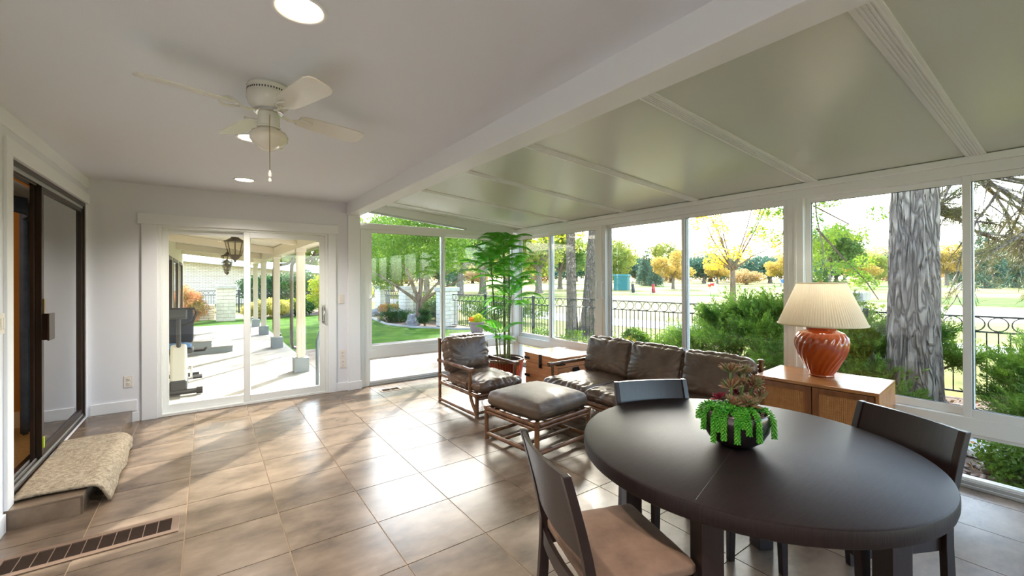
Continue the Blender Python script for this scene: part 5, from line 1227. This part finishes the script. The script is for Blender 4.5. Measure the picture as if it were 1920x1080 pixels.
far(pg, 800, 50, 1.2, 'green tree behind the garden tree'); far(pg, 735, 55, 1.2, 'green tree behind the left garden tree'); far(pyg, 575, 44, 1.15, 'yellow-green tree above the neighbour roof, right'); far(pg, 520, 60, 1.0, 'green tree above the neighbour roof, middle')
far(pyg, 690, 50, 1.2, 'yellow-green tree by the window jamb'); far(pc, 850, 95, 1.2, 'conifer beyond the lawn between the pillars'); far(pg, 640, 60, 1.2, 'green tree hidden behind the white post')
GB = 'backdrop trees along the far edge of the course'
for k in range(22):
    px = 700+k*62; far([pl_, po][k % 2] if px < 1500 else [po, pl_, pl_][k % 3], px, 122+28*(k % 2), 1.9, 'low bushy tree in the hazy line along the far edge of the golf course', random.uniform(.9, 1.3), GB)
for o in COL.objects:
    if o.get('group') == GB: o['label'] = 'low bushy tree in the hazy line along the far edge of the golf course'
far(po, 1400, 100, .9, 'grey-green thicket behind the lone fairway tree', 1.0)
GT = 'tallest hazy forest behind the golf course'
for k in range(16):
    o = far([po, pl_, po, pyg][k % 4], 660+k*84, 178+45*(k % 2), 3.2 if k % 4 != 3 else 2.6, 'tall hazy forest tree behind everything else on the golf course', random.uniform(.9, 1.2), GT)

# golf course details --------------------------------------------------------------
x, y = cam_xy(1166, 58); t = thing('green_cabin', 'small teal cabin at the left of the open sofa window, far off', 'cabin', (x, y, G), .5)
MB().box(-.9, .9, -.9, .9, 0, 1.9).build('body', mat('teal_paint', rgb(40, 110, 110), .6), t); MB().box(-1, 1, -1, 1, 1.9, 2.1).build('roof', mat('teal_roof', rgb(60, 130, 140), .5), t)
def golfbag(label, px, d, c, rz):
    x, y = cam_xy(px, d); t = thing('golf_bag', label, 'golf bag', (x, y, G), rz, 'golf bags on push carts')
    M = Matrix.Rotation(.55, 4, 'Y'); m = MB(); m.lathe([(0, 0), (.14, 0), (.15, .1), (.14, .75), (.16, .8), (.15, .86), (0, .86)], n=12); m.v = [tuple(M @ Vector(v)+Vector((0, 0, .18))) for v in m.v]; m.build('bag', mat('bag_'+c[0], c[1], .7), t, smooth=True)
    m = MB(); m.cbox((.02, .17, .35), (.16, .08, .4), ry=.55); m.build('pocket', mat('bag_pocket', rgb(40, 40, 44), .7), t)
    m = MB()
    for s in (-1, 1): m.ring((-.05, s*.3, .15), .15, .02, 'y', 14, 5); m.tube([(-.05, s*.3, .15), (0, 0, .2)], .012, 5)
    m.ring((.6, 0, .11), .11, .018, 'y', 12, 5); m.tube([(0, 0, .2), (.6, 0, .11)], .014, 5); m.tube([(.1, 0, .4), (-.25, 0, 1.0)], .014, 5); m.build('cart', mat('cart_grey', rgb(150, 150, 150), .5), t)
    m = MB()
    for k in range(6): a = k*1.05; p = M @ Vector((.07*math.cos(a), .07*math.sin(a), .8)); q = M @ Vector((.10*math.cos(a), .10*math.sin(a), 1.08+.03*k)); m.tube([p+Vector((0, 0, .18)), q+Vector((0, 0, .18))], .008, 5); m.cbox(q+Vector((0, 0, .18)), (.09, .06, .05))
    m.build('clubs', mat('club_head', rgb(60, 60, 64), .4), t)
golfbag('dark golf bag on a push cart, left of the two', 1188, 43, ('dark', rgb(54, 46, 46)), .9); golfbag('red and black golf bag on a push cart, right of the two', 1226, 42, ('red', rgb(180, 36, 36)), .8)
def skinbody(name, verts, edges, radii, m, parent, sub=2):
    me = bpy.data.meshes.new(name); me.from_pydata(verts, edges, []); me.update(); o = bpy.data.objects.new(name, me); COL.objects.link(o); o.parent = parent; me.materials.append(m)
    o.modifiers.new('skin', 'SKIN'); 
    if not me.skin_vertices: pass
    for i, r in enumerate(radii): me.skin_vertices[0].data[i].radius = (r, r)
    me.skin_vertices[0].data[0].use_root = True
    s = o.modifiers.new('sub', 'SUBSURF'); s.levels = 1; s.render_levels = 1; return o
SKIN = mat('skin', rgb(214, 160, 130), .6)
def person(label, px, d, bend, shirt, legs, rz, cap):
    x, y = cam_xy(px, d); t = thing('person', label, 'person', (x, y, G), rz)
    if bend:   # stooping forward, hand to the ground
        sh = (.52, 0, .98); V = [(0, 0, .92), (.28, 0, 1.02), sh, (.66, 0, .98), (0, .10, .88), (.06, .13, .48), (-.02, .14, .07), (.12, .14, .04), (0, -.10, .88), (.06, -.13, .48), (-.02, -.14, .07), (.12, -.14, .04), (.52, .19, .95), (.60, .22, .68), (.68, .16, .42), (.52, -.19, .95), (.45, -.22, .70), (.28, -.16, .58)]
        head = (.78, 0, .97)
    else:
        sh = (0, 0, 1.42); V = [(0, 0, .95), (0, 0, 1.2), sh, (0, 0, 1.52), (0, .10, .9), (.03, .12, .5), (0, .12, .07), (.12, .13, .04), (0, -.10, .9), (.0, -.12, .5), (-.02, -.12, .07), (.10, -.13, .04), (0, .20, 1.38), (.06, .25, 1.12), (.22, .14, .98), (0, -.20, 1.38), (.06, -.25, 1.12), (.22, -.10, .96)]
        head = (.02, 0, 1.64)
    E = [(0, 1), (1, 2), (2, 3), (0, 4), (4, 5), (5, 6), (6, 7), (0, 8), (8, 9), (9, 10), (10, 11), (2, 12), (12, 13), (13, 14), (2, 15), (15, 16), (16, 17)]
    R_ = [.15, .15, .15, .055, .10, .07, .045, .04, .10, .07, .045, .04, .065, .05, .035, .065, .05, .035]
    skinbody('body', V, E, R_, SKIN, t)
    skinbody('shirt', [V[i] for i in (1, 0, 2, 12, 13, 15, 16)], [(0, 1), (0, 2), (2, 3), (3, 4), (2, 5), (5, 6)], [.175, .165, .17, .085, .065, .085, .065], shirt, t)
    skinbody('trousers', [V[i] for i in (0, 4, 5, 6, 8, 9, 10)], [(0, 1), (1, 2), (2, 3), (0, 4), (4, 5), (5, 6)], [.165, .12, .085, .06, .12, .085, .06], legs, t)
    m = MB(); prof = [(0, -.12), (.05, -.10), (.075, -.04), (.085, .03), (.07, .10), (0, .125)]; m.lathe(prof, head, 14); m.cbox((head[0]+.085, head[1], head[2]-.01), (.03, .02, .035)); m.build('head', SKIN, t, smooth=True)
    m = MB(); m.lathe([(.088, .02), (.09, .06), (.06, .12), (0, .135)], head, 14); m.cbox((head[0]+.11, head[1], head[2]+.035), (.10, .12, .012)); m.build('cap', cap, t, smooth=True)
    return t
WHT = mat('white_cloth', rgb(226, 224, 220), .8)
person('person in a red top and white shorts stooping on the fairway', 1340, 42, True, mat('red_cloth', rgb(206, 50, 40), .8), WHT, 2.6, WHT)
person('person in a blue shirt and white cap standing beyond the big juniper', 1469, 48, False, mat('blue_cloth', rgb(70, 120, 190), .8), mat('khaki_cloth', rgb(200, 190, 165), .8), 3.0, WHT)
# fountain in the pond
x, y = cam_xy(1803, 50); fo = thing('pond_fountain', 'white fountain spray on the golf course right of the pine trunk', 'fountain', (x, y, G))
P_ = []; 
for _ in range(1800):
    a = random.uniform(0, 2*PI); s = random.random(); rr = 1.7*s; P_.append((rr*math.cos(a), rr*math.sin(a), 1.0*(1-s)**1.5+random.uniform(-.15, .05)))
P_ = np.array(P_); P_[:, 2] = np.maximum(P_[:, 2], .05); MB().lathe([(0, .0), (.2, 0), (.15, .15), (0, .2)], n=10).build('nozzle', IRON, fo)
link('spray', leafmesh('spray', P_, .06, .4), mat('water_drops', rgb(235, 240, 245), .3), fo, kind='stuff')
bpy.context.view_layer.update()
